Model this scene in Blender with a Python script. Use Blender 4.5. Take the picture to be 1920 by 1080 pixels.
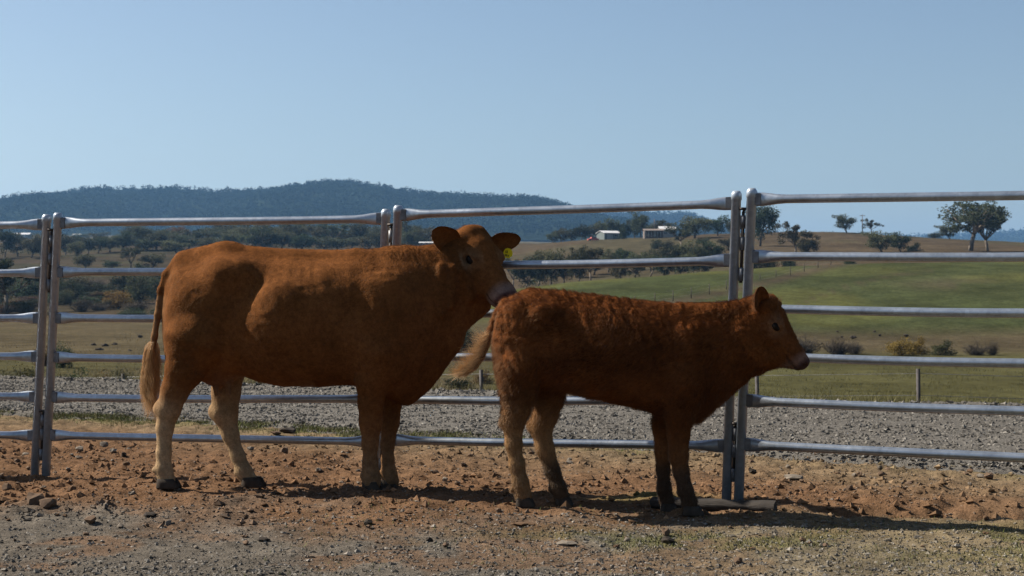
import bpy, math, random
import numpy as np
import openvdb
from mathutils import Vector, Matrix

for _o in list(bpy.data.objects): bpy.data.objects.remove(_o)
sc = bpy.context.scene
COL = sc.collection
F, HOR, EYE = 3000.0, 555.0, 1.10        # focal length in photo pixels, row of the eye level, eye height (m)

# ------------------------------------------------------------------ camera
cam_d = bpy.data.cameras.new('camera'); cam = bpy.data.objects.new('camera', cam_d); COL.objects.link(cam)
cam_d.sensor_width = 36.0; cam_d.lens = F/1920*36.0
cam.location = (0, 0, EYE); cam.rotation_euler = (math.pi/2, 0, 0)
cam_d.shift_y = 15.0/1920
cam_d.clip_start = 0.1; cam_d.clip_end = 60000
cam_d.dof.use_dof = True; cam_d.dof.focus_distance = 8.4; cam_d.dof.aperture_fstop = 9.0
sc.camera = cam

# ------------------------------------------------------------------ sky and sun
SUN_AZ, SUN_EL = math.radians(18.0), math.radians(40.0)   # azimuth measured from -X towards +Y
to_sun = Vector((-math.cos(SUN_EL)*math.cos(SUN_AZ), math.cos(SUN_EL)*math.sin(SUN_AZ), math.sin(SUN_EL)))
w = bpy.data.worlds.new('World'); sc.world = w; w.use_nodes = True
nt = w.node_tree; bg = nt.nodes['Background']
sky = nt.nodes.new('ShaderNodeTexSky'); sky.sky_type = 'NISHITA'; sky.sun_disc = False
sky.sun_elevation = SUN_EL; sky.sun_rotation = math.atan2(to_sun.x, to_sun.y)
sky.altitude = 600; sky.air_density = 1.0; sky.dust_density = 2.2; sky.ozone_density = 0.8
nt.links.new(sky.outputs[0], bg.inputs[0]); bg.inputs[1].default_value = 0.050
sun_d = bpy.data.lights.new('sun', 'SUN'); sun_d.energy = 5.0; sun_d.angle = math.radians(0.53); sun_d.color = (1.0, 0.93, 0.82)
sun = bpy.data.objects.new('sun', sun_d); COL.objects.link(sun)
sun.rotation_euler = to_sun.to_track_quat('Z', 'Y').to_euler(); sun.location = (-30, 15, 25)
sc.view_settings.view_transform = 'Standard'; sc.view_settings.look = 'None'
sc.view_settings.gamma = 1.0; sc.view_settings.use_curve_mapping = False
sc.view_settings.exposure = 1.12
sc.cycles.max_bounces = 8; sc.cycles.transparent_max_bounces = 8

# ------------------------------------------------------------------ helpers
rng = np.random.default_rng(7); random.seed(7)

def world(px, py, D):
    return np.array([(px-960)/F*D, D, EYE-(py-HOR)*D/F])

def mesh_np(name, V, faces, smooth=True):
    """faces: (n,3) or (n,4) int array, or a list of such arrays"""
    me = bpy.data.meshes.new(name)
    V = np.asarray(V, np.float32)
    fl = faces if isinstance(faces, list) else [faces]
    fl = [np.asarray(f, np.int32) for f in fl if len(f)]
    me.vertices.add(len(V)); me.vertices.foreach_set('co', V.ravel())
    loops = np.concatenate([f.ravel() for f in fl]); sizes = np.concatenate([np.full(len(f), f.shape[1], np.int32) for f in fl])
    starts = np.concatenate([[0], np.cumsum(sizes)[:-1]]).astype(np.int32)
    me.loops.add(len(loops)); me.loops.foreach_set('vertex_index', loops)
    me.polygons.add(len(sizes)); me.polygons.foreach_set('loop_start', starts); me.polygons.foreach_set('loop_total', sizes)
    me.polygons.foreach_set('use_smooth', np.full(len(sizes), smooth, bool))
    me.update(calc_edges=True); me.validate()
    return me

def link(name, me, mat=None, parent=None, loc=None, rotz=None, scale=None):
    o = bpy.data.objects.new(name, me); COL.objects.link(o)
    if mat is not None and me is not None and len(me.materials) == 0: me.materials.append(mat)
    if parent is not None: o.parent = parent
    if loc is not None: o.location = [float(c) for c in loc]
    if rotz is not None: o.rotation_euler = (0, 0, float(rotz))
    if scale is not None: o.scale = [float(c) for c in scale]
    return o

def tag(o, label=None, cat=None, group=None, kind=None):
    if label: o['label'] = label
    if cat: o['category'] = cat
    if group: o['group'] = group
    if kind: o['kind'] = kind
    return o

def empty(name, loc=(0, 0, 0), rotz=0):
    o = bpy.data.objects.new(name, None); COL.objects.link(o)
    o.location = [float(c) for c in loc]; o.rotation_euler = (0, 0, float(rotz)); o.empty_display_size = 0.1
    return o

class MB:
    """collects shapes into one mesh"""
    def __init__(s): s.V = []; s.Q = []; s.T = []; s.n = 0
    def add(s, V, Q=(), T=()):
        V = np.asarray(V, float).reshape(-1, 3); s.V.append(V)
        if len(Q): s.Q.append(np.asarray(Q, int)+s.n)
        if len(T): s.T.append(np.asarray(T, int)+s.n)
        s.n += len(V); return s
    def box(s, c, h, R=None):
        c = np.asarray(c, float); h = np.asarray(h, float)
        V = np.array([[x, y, z] for x in (-1, 1) for y in (-1, 1) for z in (-1, 1)])*h
        if R is not None: V = V @ np.asarray(R).T
        return s.add(V+c, [[0, 1, 3, 2], [4, 6, 7, 5], [0, 4, 5, 1], [2, 3, 7, 6], [0, 2, 6, 4], [1, 5, 7, 3]])
    def tube(s, P, R, n=10, cap=True, sq=None):
        """swept ring through the points P with radii R; sq = optional (side, up) radius factors per point"""
        P = np.asarray(P, float); m = len(P); R = np.broadcast_to(np.asarray(R, float), (m,))
        T = np.gradient(P, axis=0); T /= np.linalg.norm(T, axis=1)[:, None]+1e-12
        ref = np.array([0, 0, 1.0]) if abs(T[:, 2]).mean() < 0.8 else np.array([1.0, 0, 0])
        A = np.cross(np.broadcast_to(ref, T.shape), T); A /= np.linalg.norm(A, axis=1)[:, None]+1e-12
        B = np.cross(T, A)
        th = np.arange(n)*2*np.pi/n
        fa, fb = (np.ones(m), np.ones(m)) if sq is None else (np.asarray(sq)[:, 0], np.asarray(sq)[:, 1])
        V = P[:, None]+R[:, None, None]*(A[:, None]*(np.cos(th)[None, :, None]*fa[:, None, None])+B[:, None]*(np.sin(th)[None, :, None]*fb[:, None, None]))
        i = np.arange(m-1)[:, None]*n; j = np.arange(n)[None]; k = (j+1) % n
        Q = np.stack([i+j, i+k, i+n+k, i+n+j], -1).reshape(-1, 4)
        V = V.reshape(-1, 3); Tt = []
        if cap:
            V = np.vstack([V, P[:1], P[-1:]])
            a, b = m*n, m*n+1
            Tt = [[a, (q+1) % n, q] for q in range(n)]+[[b, (m-1)*n+q, (m-1)*n+(q+1) % n] for q in range(n)]
        return s.add(V, Q, Tt)
    def mesh(s, name, smooth=True):
        fl = ([np.concatenate(s.Q)] if s.Q else [])+([np.concatenate(s.T)] if s.T else [])
        return mesh_np(name, np.concatenate(s.V), fl, smooth)
    def build(s, name, mat, parent=None, smooth=True, **k):
        return link(name, s.mesh(name, smooth), mat, parent, **k)

def _lat(seed, n=256):
    return np.random.default_rng(seed).random((n, n))
_LC = {}
def vnoise(x, y, seed=0):
    L = _LC.setdefault(seed, _lat(seed)); n = 256
    xi = np.floor(x).astype(int); yi = np.floor(y).astype(int); fx = x-xi; fy = y-yi
    fx = fx*fx*(3-2*fx); fy = fy*fy*(3-2*fy)
    a = L[xi % n, yi % n]; b = L[(xi+1) % n, yi % n]; c = L[xi % n, (yi+1) % n]; d = L[(xi+1) % n, (yi+1) % n]
    return (a*(1-fx)+b*fx)*(1-fy)+(c*(1-fx)+d*fx)*fy
def fbm(x, y, sc_, octv=4, seed=0, gain=0.5):
    x = np.asarray(x, float)*sc_; y = np.asarray(y, float)*sc_; o = 0; a = 1; t = 0
    for k in range(octv):
        o = o+a*vnoise(x+17.3*k, y-9.1*k, seed+k); t += a; a *= gain; x = x*2.03; y = y*2.03
    return o/t
def noise3(p, sc_, seed=0):
    """cheap 3-D noise from three planes, about -1..1"""
    p = np.asarray(p)*sc_
    return 2*(vnoise(p[:, 0]+p[:, 2]*.37, p[:, 1]-p[:, 2]*.61, seed)+vnoise(p[:, 1]+5.1+p[:, 0]*.41, p[:, 2]-p[:, 0]*.3, seed+1)+vnoise(p[:, 2]+9.7-p[:, 1]*.45, p[:, 0]+p[:, 1]*.33, seed+2))/1.5-2
def sstep(a, b, x):
    t = np.clip((np.asarray(x, float)-a)/(b-a), 0, 1); return t*t*(3-2*t)

# ------------------------------------------------------------------ materials
def mat_new(name):
    m = bpy.data.materials.new(name); m.use_nodes = True
    nt = m.node_tree; b = nt.nodes['Principled BSDF']; return m, nt, b
def nd(nt, t, **k):
    n = nt.nodes.new(t)
    for a, v in k.items(): setattr(n, a, v)
    return n
def noise_node(nt, scale, detail=4, rough=.55, coord='Object'):
    tc = nd(nt, 'ShaderNodeTexCoord'); n = nd(nt, 'ShaderNodeTexNoise')
    n.inputs['Scale'].default_value = scale; n.inputs['Detail'].default_value = detail; n.inputs['Roughness'].default_value = rough
    nt.links.new(tc.outputs[coord], n.inputs['Vector']); return n
def ramp(nt, stops):
    r = nd(nt, 'ShaderNodeValToRGB'); e = r.color_ramp.elements
    while len(e) < len(stops): e.new(0.5)
    for el, (p, c) in zip(e, stops): el.position = p; el.color = (*c, 1) if len(c) == 3 else c
    return r
def mixc(nt, fac, a, b, mode='MIX'):
    m = nd(nt, 'ShaderNodeMix', data_type='RGBA', blend_type=mode)
    for s, v in ((m.inputs[0], fac), (m.inputs[6], a), (m.inputs[7], b)):
        if hasattr(v, 'is_linked') or hasattr(v, 'links'): nt.links.new(v, s)
        elif isinstance(v, (int, float)): s.default_value = v
        else: s.default_value = (*v, 1)
    return m.outputs[2]
def simple(name, col, rough=.7, metal=0., nscale=6., var=.25, bump=0., bscale=None, spec=.1):
    m, nt, b = mat_new(name)
    n = noise_node(nt, nscale)
    lo = tuple(c*(1-var) for c in col); hi = tuple(min(1, c*(1+var)) for c in col)
    r = ramp(nt, [(.3, lo), (.7, hi)]); nt.links.new(n.outputs['Fac'], r.inputs[0]); nt.links.new(r.outputs[0], b.inputs['Base Color'])
    b.inputs['Roughness'].default_value = rough; b.inputs['Metallic'].default_value = metal
    b.inputs['Specular IOR Level'].default_value = spec
    if bump:
        n2 = noise_node(nt, bscale or nscale*3, 6); bp = nd(nt, 'ShaderNodeBump'); bp.inputs['Strength'].default_value = bump
        nt.links.new(n2.outputs['Fac'], bp.inputs['Height']); nt.links.new(bp.outputs[0], b.inputs['Normal'])
    return m
def attr_mat(name, rough=.95, spec=.15, layers=((3., .35),), bump=0., bscale=30., bdist=.02, attr='col'):
    """base colour from the mesh's colour attribute, broken up by noise"""
    m, nt, b = mat_new(name)
    a = nd(nt, 'ShaderNodeAttribute', attribute_name=attr); c = a.outputs['Color']
    for sc_, amt in layers:
        n = noise_node(nt, sc_, 5, .6); r = ramp(nt, [(.3, (1-amt,)*3), (.7, (1+amt,)*3)])
        nt.links.new(n.outputs['Fac'], r.inputs[0]); c = mixc(nt, 1.0, c, r.outputs[0], 'MULTIPLY')
    nt.links.new(c, b.inputs['Base Color']); b.inputs['Roughness'].default_value = rough; b.inputs['Specular IOR Level'].default_value = spec
    if bump:
        n2 = noise_node(nt, bscale, 6, .65); bp = nd(nt, 'ShaderNodeBump'); bp.inputs['Strength'].default_value = bump; bp.inputs['Distance'].default_value = bdist
        nt.links.new(n2.outputs['Fac'], bp.inputs['Height']); nt.links.new(bp.outputs[0], b.inputs['Normal'])
    return m
def leaf_mat(name, col, var=.35, trans=.35, nscale=3.5, spec=.12):
    m, nt, b = mat_new(name)
    oi = nd(nt, 'ShaderNodeObjectInfo'); n = noise_node(nt, nscale, 3)
    hs = nd(nt, 'ShaderNodeHueSaturation'); hs.inputs['Color'].default_value = (*col, 1)
    mr = nd(nt, 'ShaderNodeMapRange'); mr.inputs[3].default_value = 1-var; mr.inputs[4].default_value = 1+var
    nt.links.new(oi.outputs['Random'], mr.inputs[0])
    mm = nd(nt, 'ShaderNodeMapRange'); mm.inputs[1].default_value = .3; mm.inputs[2].default_value = .7; mm.inputs[3].default_value = .55; mm.inputs[4].default_value = 1.45
    nt.links.new(n.outputs['Fac'], mm.inputs[0])
    mu = nd(nt, 'ShaderNodeMath', operation='MULTIPLY'); nt.links.new(mr.outputs[0], mu.inputs[0]); nt.links.new(mm.outputs[0], mu.inputs[1])
    nt.links.new(mu.outputs[0], hs.inputs['Value'])
    mh = nd(nt, 'ShaderNodeMapRange'); mh.inputs[3].default_value = .47; mh.inputs[4].default_value = .53
    nt.links.new(oi.outputs['Random'], mh.inputs[0]); nt.links.new(mh.outputs[0], hs.inputs['Hue'])
    nt.links.new(hs.outputs[0], b.inputs['Base Color']); b.inputs['Roughness'].default_value = .7; b.inputs['Specular IOR Level'].default_value = spec
    tr = nd(nt, 'ShaderNodeBsdfTranslucent'); nt.links.new(hs.outputs[0], tr.inputs[0])
    ms = nd(nt, 'ShaderNodeMixShader'); ms.inputs[0].default_value = trans
    nt.links.new(b.outputs[0], ms.inputs[1]); nt.links.new(tr.outputs[0], ms.inputs[2])
    nt.links.new(ms.outputs[0], nt.nodes['Material Output'].inputs['Surface'])
    return m
def set_col(me, C, domain='POINT'):
    C = np.asarray(C, np.float32)
    if C.shape[1] == 3: C = np.hstack([C, np.ones((len(C), 1), np.float32)])
    a = me.attributes.new('col', 'FLOAT_COLOR', domain); a.data.foreach_set('color', C.ravel())

# ------------------------------------------------------------------ lie of the land
# rows of (distance, photo row) per photo column; the heights follow from them
CP = [-900, -400, 0, 300, 600, 900, 1000, 1100, 1250, 1400, 1500, 1600, 1700, 1830, 1950, 2400, 3000]
CREST_Y = [695, 705, 712, 718, 726, 737, 740, 743, 748, 752, 755, 757, 760, 764, 768, 785, 800]
R_D = {}; R_Y = {}
crest_D = [3300/(y-HOR) for y in CREST_Y]
def zrow(y, D): return EYE-(np.asarray(y, float)-HOR)*np.asarray(D, float)/F
rowsD, rowsZ = [], []
def row(D, y=None, z=None):
    D = np.broadcast_to(np.asarray(D, float), (len(CP),)); rowsD.append(D)
    rowsZ.append(np.broadcast_to(np.asarray(z, float), (len(CP),)) if z is not None else zrow(y, D))
row(0.3, z=0.0)
row(9.0, z=0.0)
row(np.array(crest_D), z=0.02)
row(np.array(crest_D)+7, z=-1.55)
row(70, np.array(CREST_Y)+14)
row([150]*17, [655, 652, 646, 642, 650, 655, 657, 660, 663, 665, 666, 667, 668, 668, 668, 670, 670])
row([235, 235, 235, 235, 215, 190, 185, 182, 182, 183, 184, 185, 185, 185, 185, 185, 185], [604, 603, 601, 601, 612, 618, 617, 616, 622, 628, 630, 632, 633, 633, 632, 630, 628])
row([290, 290, 290, 290, 262, 252, 258, 270, 280, 290, 295, 298, 300, 300, 300, 300, 300], [580, 578, 575, 570, 562, 547, 536, 526, 514, 502, 496, 491, 488, 487, 487, 486, 485])
row([350]*9+[355]*8, [556, 553, 550, 545, 548, 553, 547, 537, 525, 513, 508, 503, 500, 499, 499, 498, 498])
row([450, 450, 450, 450, 460, 480, 480, 480, 465, 450, 450, 450, 460, 470, 480, 480, 480], [520, 518, 515, 510, 510, 510, 500, 490, 484, 481, 478, 476, 475, 470, 469, 468, 466])
row([650, 650, 650, 650, 650, 620, 605, 615, 640, 650, 650, 650, 650, 640, 620, 620, 620], [475, 472, 470, 465, 465, 470, 460, 449.5, 441, 436, 432.5, 434, 443, 451, 457, 462, 465])
row([900]*17, [458, 456, 453, 452, 452, 456, 458, 460, 462, 465, 466, 467, 468, 468, 468, 468, 468])
row([1600]*17, [450, 449, 447, 447, 449, 452, 455, 457, 459, 461, 462, 463, 464, 464, 464, 464, 464])
row([2300]*17, [444, 443, 441, 441, 445, 450, 454, 456, 458, 460, 461, 462, 463, 463, 463, 463, 463])
row([9500]*17, [470]*17)
PXG = np.arange(-1500, 3401, 20.0); LD0, LD1, NLD = math.log(0.3), math.log(9500), 900
LDG = np.linspace(LD0, LD1, NLD)
def _smooth(a, k):
    ker = np.hanning(k+2)[1:-1]; ker /= ker.sum(); p = k//2
    return np.convolve(np.pad(a, p, mode='edge'), ker, 'valid')
RD = np.array([_smooth(np.interp(PXG, CP, r), 9) for r in rowsD]); RZ = np.array([_smooth(np.interp(PXG, CP, r), 9) for r in rowsZ])
ZT = np.empty((len(PXG), NLD))
for _i in range(len(PXG)):
    ZT[_i] = _smooth(np.interp(np.exp(LDG), RD[:, _i], RZ[:, _i]), 9)
def px_of(X, Y):
    r = np.hypot(X, Y); az = np.clip(np.arctan2(X, Y), -.685, .685)
    return 960+F*np.tan(az), r*np.cos(az)
def far_z(X, Y):
    X = np.asarray(X, float); Y = np.asarray(Y, float)
    px, D = px_of(X, Y)
    a = np.clip((px-PXG[0])/20.0, 0, len(PXG)-1.001); b = np.clip((np.log(np.maximum(D, .31))-LD0)/(LD1-LD0)*(NLD-1), 0, NLD-1.001)
    i = a.astype(int); j = b.astype(int); u = a-i; v = b-j
    return (ZT[i, j]*(1-u)+ZT[i+1, j]*u)*(1-v)+(ZT[i, j+1]*(1-u)+ZT[i+1, j+1]*u)*v
def far_hit(px, py, Dmin, Dmax):
    """distance at which the ray through a photo point meets the land"""
    D = np.exp(np.linspace(math.log(Dmin), math.log(Dmax), 1500)); X = (px-960)/F*D
    y = HOR+(EYE-far_z(X, D))*F/D
    k = np.nonzero(y <= py)[0]
    return float(D[k[0]]) if len(k) else float(D[np.argmin(abs(y-py))])
YARD = []      # (X, Y, height) of what must stand on the yard; filled by the animals and the panels
_yard_w = None
def yard_z(X, Y):
    global _yard_w
    P = np.array(YARD); X = np.asarray(X, float); Y = np.asarray(Y, float)
    if _yard_w is None:
        d2 = ((P[:, None, :2]-P[None, :, :2])**2).sum(-1); _yard_w = np.linalg.solve(np.exp(-d2/(2*.55**2))+np.eye(len(P))*.06, P[:, 2])
    z = np.zeros(np.shape(X))
    for (a, b, _), k in zip(P, _yard_w): z = z+k*np.exp(-((X-a)**2+(Y-b)**2)/(2*.55**2))
    return z

# ------------------------------------------------------------------ where the animals and the panels stand
class Frame:
    """upright plane of an animal: photo points on it become (along, across, up) in the animal's own axes"""
    def __init__(s, px0, Y0, yaw):
        s.yaw = math.radians(yaw); s.Y0 = Y0; s.X0 = (px0-960)/F*Y0
        s.d = np.array([math.cos(s.yaw), -math.sin(s.yaw)]); s.n = np.array([math.sin(s.yaw), math.cos(s.yaw)])
    def p(s, px, py, v=0.):
        t = (px-960)/F
        a = (t*(s.Y0+v*s.n[1])-s.X0-v*s.n[0])/(s.d[0]-t*s.d[1]); D = s.Y0+a*s.d[1]+v*s.n[1]
        return np.array([a, v, EYE-(py-HOR)*D/F])
    def m(s, r, px=960, v=0.):           # photo pixels -> metres there
        a = s.p(px, HOR, v); return r*(s.Y0+a[0]*s.d[1]+v*s.n[1])/F
    def loc(s, wv): return np.array([wv[0]*s.d[0]+wv[1]*s.d[1], wv[0]*s.n[0]+wv[1]*s.n[1], wv[2]])
    def wor(s, p): p = np.asarray(p); return np.array([s.X0+p[0]*s.d[0]+p[1]*s.n[0], s.Y0+p[0]*s.d[1]+p[1]*s.n[1], p[2]])
    def legs(s, pts, v0, v1):
        P = []; R = []
        for i, (px, py, r) in enumerate(pts):
            v = v0+(v1-v0)*min(1, i/2.5); P.append(s.p(px, py, v)); R.append(s.m(r, px, v))
        return P, R

CW = Frame(600, 8.84, 6.0); CF = Frame(1200, 8.06, 8.0)
# hoofs: first and last column, row of the sole, height, across, turn
COW_HOOFS = [(293, 336, 915, 17, -.165, 0), (452, 495, 913, 18, .16, 0), (678, 719, 922, 19, -.14, -20), (712, 746, 918, 18, .12, 0)]
CALF_HOOFS = [(966, 1001, 950, 17, -.115, 0), (1040, 1072, 948, 16, .11, 0), (1279, 1317, 966, 17, -.10, 0), (1236, 1270, 961, 17, .09, 0)]
for _fr, _hs in ((CW, COW_HOOFS), (CF, CALF_HOOFS)):
    for _a, _b, _y, _h, _v, _t in _hs:
        _w = _fr.wor(_fr.p((_a+_b)/2, _y, _v)); YARD.append((_w[0], _w[1], _w[2]+.004))
# panel posts: (column, row) of foot and of top, distance, rows of the six rails at that end
POSTS = dict(
    a1=((-585, 880), (-560, 408), 10.25, (424, 512, 594, 664, 735, 805)), a2=((65, 894), (88, 402), 9.83, (420, 511, 597, 669, 744, 816)),
    b1=((86, 892), (109, 399), 9.80, (418, 511, 597, 670, 744, 815)), b2=((702, 912), (724, 392), 9.28, (409, 503, 593, 672, 749, 828)),
    c1=((724, 914), (747, 385), 9.20, (403, 500, 590, 669, 748, 824)), c2=((1362, 940), (1381, 358), 8.50, (380, 487, 577, 664, 751, 836)),
    d1=((1385, 937), (1410, 353), 8.46, (374, 482, 579, 667, 750, 832)), d2=((2150, 968), (2172, 335), 7.62, (360, 478, 587, 685, 779, 869)))
for _k, (_f, _t, _D, _r) in POSTS.items():
    if _k in ('a2', 'b1', 'b2', 'c1', 'd1'): _w = world(_f[0], _f[1], _D); YARD.append((_w[0], _w[1], _w[2]-.004))
for _X, _Y in ((-3, 6.3), (-1.5, 6.3), (0, 6.3), (1.5, 6.3), (3, 6.3), (-3, 7.8), (-1, 7.4), (.5, 7.2), (2, 7.0), (3, 7.2), (-4, 9), (2.6, 9), (0, 10.5), (-2, 11), (2, 10.5)): YARD.append((_X, _Y, 0.0))
# ------------------------------------------------------------------ ground
def road_near(X): return 12.33-.66*X*np.where(X < 0, .92, 1.0)+.10*np.sin(X*1.7)+.22*(fbm(X, X*0+3.3, 1.3, 3, 61)-.5)*2
def road_far(X): return np.interp(X, [-30, -7.0, -5.3, -3, 0, 4, 8, 30], [26, 21.4, 20.6, 19.4, 17.95, 16.1, 14.9, 10.5])
def clods(X, Y):
    z = .020*(fbm(X, Y, 2.2, 4, 5)-.5)+.036*(fbm(X, Y, 7., 4, 9)-.5)
    rough = sstep(7.3, 8.3, Y+.5*(fbm(X, Y, 1.5, 2, 3)-.5))*(1-sstep(1.2, .2, road_near(X)-Y)*0)
    z = z+rough*(.050*np.maximum(fbm(X, Y, 11., 3, 15)-.52, 0)+.045*np.maximum(fbm(X, Y, 4.5, 3, 25)-.55, 0))*1.5
    z = z+.008*(fbm(X, Y, 26., 2, 35)-.5)
    return z-.012-.085*np.exp(-((Y-8.30+.03*X)/.20)**2)*sstep(1.42, 1.8, X)
def ground_z(X, Y): return yard_z(X, Y)+clods(X, Y)
def yard_col(X, Y):
    n = fbm(X, Y, .9, 4, 71); n2 = fbm(X, Y, 3.5, 4, 81); n3 = fbm(X, Y, 9., 3, 91)
    red = np.array([.146, .083, .046]); gry = np.array([.116, .100, .081]); tan = np.array([.170, .125, .076]); grn = np.array([.13, .145, .045]); straw = np.array([.185, .145, .085])
    lim = 7.75-.12*X+2.2*(n-.5)                               # loose gravel and dust in front, red earth behind
    wr = sstep(lim-.6, lim+.6, Y+1.3*(n2-.5)); wr = np.maximum(wr, .6*sstep(.56, .68, fbm(X, Y, 2.1, 3, 75)))
    C = gry*(1-wr)[..., None]+red*wr[..., None]
    ws = sstep(-.2, 2.2, X+.6*(n-.5))*(1-sstep(7.6, 8.5, Y+.5*(n2-.5))); C = C*(1-.75*ws)[..., None]+straw*(.75*ws)[..., None]*(.75+.5*n3)[..., None]
    gp = road_near(X)-Y
    we = (1-sstep(.4, 2.8, gp+1.2*(n-.5)))*.85; C = C*(1-we)[..., None]+tan*we[..., None]
    wg = (1-sstep(.05, .9, gp+1.0*(n2-.5)))*sstep(.42, .55, n2)*.8*np.where(X < -.3, 1., .35)
    wg = np.maximum(wg, .5*np.exp(-((X-.9)/.9)**2-((Y-7.25)/.22)**2)*sstep(.35, .6, n2))
    wg = np.maximum(wg, .45*np.exp(-((X-2.4)/.8)**2-((Y-7.2)/.5)**2)*sstep(.45, .62, n2))
    wg = np.maximum(wg, .5*np.exp(-((X-.75)/.3)**2-((Y-8.72)/.12)**2))
    C = C*(1-wg)[..., None]+grn*wg[..., None]
    return .80*C*(.78+.44*n3)[..., None]
gx = np.arange(-6.2, 5.6, .0235); gy = np.concatenate([np.arange(3.2, 5.6, .05), np.arange(5.6, 12., .020), np.arange(12., 17.6, .05)])
GX, GY = np.meshgrid(gx, gy, indexing='ij')
edge = np.minimum(np.minimum(GX-gx[0], gx[-1]-GX), np.minimum(GY-gy[0], gy[-1]-GY))
GZ = ground_z(GX, GY); beyond = sstep(-.6, .6, GY-road_near(GX)); GZ = GZ*(1-beyond)-.08*beyond-.28*(1-sstep(0, .5, edge))
V = np.stack([GX, GY, GZ], -1).reshape(-1, 3); nx, ny = GX.shape
idx = np.arange(nx*ny).reshape(nx, ny); Q = np.stack([idx[:-1, :-1], idx[1:, :-1], idx[1:, 1:], idx[:-1, 1:]], -1).reshape(-1, 4)
me = mesh_np('ground', V, Q); set_col(me, yard_col(GX, GY).reshape(-1, 3))
mat_yard = attr_mat('yard earth', .97, .015, ((2.2, .18), (23., .28), (110., .38)), .9, 70., .012)
tag(link('ground', me, mat_yard), kind='structure')

# gravel road behind the fence
rx = np.arange(-16, 12, .06); rv = np.linspace(0, 1, 150)
RX, RV = np.meshgrid(rx, rv, indexing='ij'); a_, b_ = road_near(RX), road_far(RX); RY = a_+(b_-a_)*RV
prof = np.minimum(sstep(0, .06, RV), sstep(0, .03, 1-RV))
RZm = -.10+prof*(.115+.03*(fbm(RX, RY, 1.1, 4, 44)-.5)+.022*(fbm(RX, RY, 9., 3, 45)-.5))+.05*np.exp(-((RV-.96)/.03)**2)*fbm(RX, RY, 5, 3, 46)
V = np.stack([RX, RY, RZm], -1).reshape(-1, 3); nx, ny = RX.shape; idx = np.arange(nx*ny).reshape(nx, ny)
me = mesh_np('gravel_road', V, np.stack([idx[:-1, :-1], idx[1:, :-1], idx[1:, 1:], idx[:-1, 1:]], -1).reshape(-1, 4))
cc = np.array([.110, .101, .089])*(.8+.4*fbm(RX, RY, .7, 3, 47))[..., None]; set_col(me, cc.reshape(-1, 3))
mat_road = attr_mat('road gravel', .95, .02, ((8., .2), (45., .35), (120., .4)), 1., 55., .02)
tag(link('gravel_road', me, mat_road), kind='structure')

# the land out to the horizon
az = np.concatenate([np.linspace(-np.pi, -.45, 60, endpoint=False), np.linspace(-.45, .45, 400, endpoint=False), np.linspace(.45, np.pi, 60)])
rr = np.exp(np.linspace(math.log(.4), math.log(9400), 430))
AZ, RR = np.meshgrid(az, rr, indexing='ij'); TX, TY = RR*np.sin(AZ), RR*np.cos(AZ)
TZ = far_z(TX, TY)
TZ = TZ+np.clip((RR-30)/200, 0, 1)*(.9*(fbm(TX, TY, .035, 3, 101)-.5))*np.clip(RR/200, 0, 2.0)
inpatch = sstep(0, .4, np.minimum(np.minimum(TX-gx[0], gx[-1]-TX), np.minimum(TY-gy[0], gy[-1]-TY))); TZ = TZ-.30*inpatch
inroad = (TX > -16.5)*(TX < 12.5)*sstep(-.2, .4, np.minimum(TY-road_near(TX), road_far(TX)-TY)); TZ = TZ-.16*inroad*(1-inpatch)
PX, DD = px_of(TX, TY); PY = HOR+(EYE-TZ)*F/np.maximum(DD, .3)
def rowD(k): return np.interp(PX, PXG, RD[k])
n1 = fbm(TX, TY, .02, 4, 111); n2 = fbm(TX, TY, .11, 4, 121); n3 = fbm(TX, TY, .5, 3, 131)
brown = np.array([.140, .105, .066]); olive = np.array([.130, .122, .055]); green = np.array([.090, .108, .044]); tan = np.array([.155, .125, .075]); pale = np.array([.19, .175, .12]); bare = np.array([.135, .10, .072])
C = np.ones(TX.shape+(3,))*brown
def lay(col, w_):
    global C
    C = C*(1-w_)[..., None]+np.array(col)*w_[..., None]
right = sstep(820, 960, PX)
lay(np.array([.19, .15, .09]), 1-sstep(20, 40, DD))
lay(olive, sstep(25, 50, DD)*(1-sstep(150, 170, DD))*right)
lay(tan, sstep(25, 50, DD)*(1-sstep(230, 250, DD))*(1-right))
lay(np.array([.12, .125, .05]), sstep(.5, .65, n1)*.5*sstep(25, 50, DD)*(1-sstep(230, 250, DD))*(1-right))
d5, d6 = rowD(6), rowD(7)
lay(tan*.9, sstep(145, 160, DD)*(1-sstep(185, 205, DD))*right*.8)
gw = sstep(-6, 8, DD-d5-6-10*(n1-.5))*(1-sstep(8, 24, DD-d6))*right
lay(green, gw*(.86+.14*n2)); lay(np.array([.17, .165, .055]), gw*sstep(.45, .62, fbm(TX, TY, .05, 4, 141))*.55)
strip = np.interp(PX, [900, 1150, 1300, 1450, 1560, 1700], [610, 585, 560, 527, 497, 470])
lay(bare, gw*np.exp(-((PY-strip)/7.0)**2)*.85); lay(green*1.15, gw*np.exp(-((PY-strip-16)/7.)**2)*.5)
lay(bare, gw*np.exp(-(((PX-1790)/110)**2+((PY-533)/11)**2))*.55*sstep(.4, .6, n2+.3*(n3-.5)))
trk = np.interp(PX, [1440, 1520, 1600, 1680, 1800], [600, 562, 533, 515, 505]); lay(bare, gw*np.exp(-((PY-trk)/2.5)**2)*.5*(PX > 1440)*(PX < 1750))
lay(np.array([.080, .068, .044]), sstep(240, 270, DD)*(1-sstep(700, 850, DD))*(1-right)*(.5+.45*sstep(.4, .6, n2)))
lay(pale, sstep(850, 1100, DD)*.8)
lay(np.array([.10, .11, .055]), sstep(.5, .62, n1)*.35*sstep(300, 360, DD)*(1-sstep(900, 1000, DD)))
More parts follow.
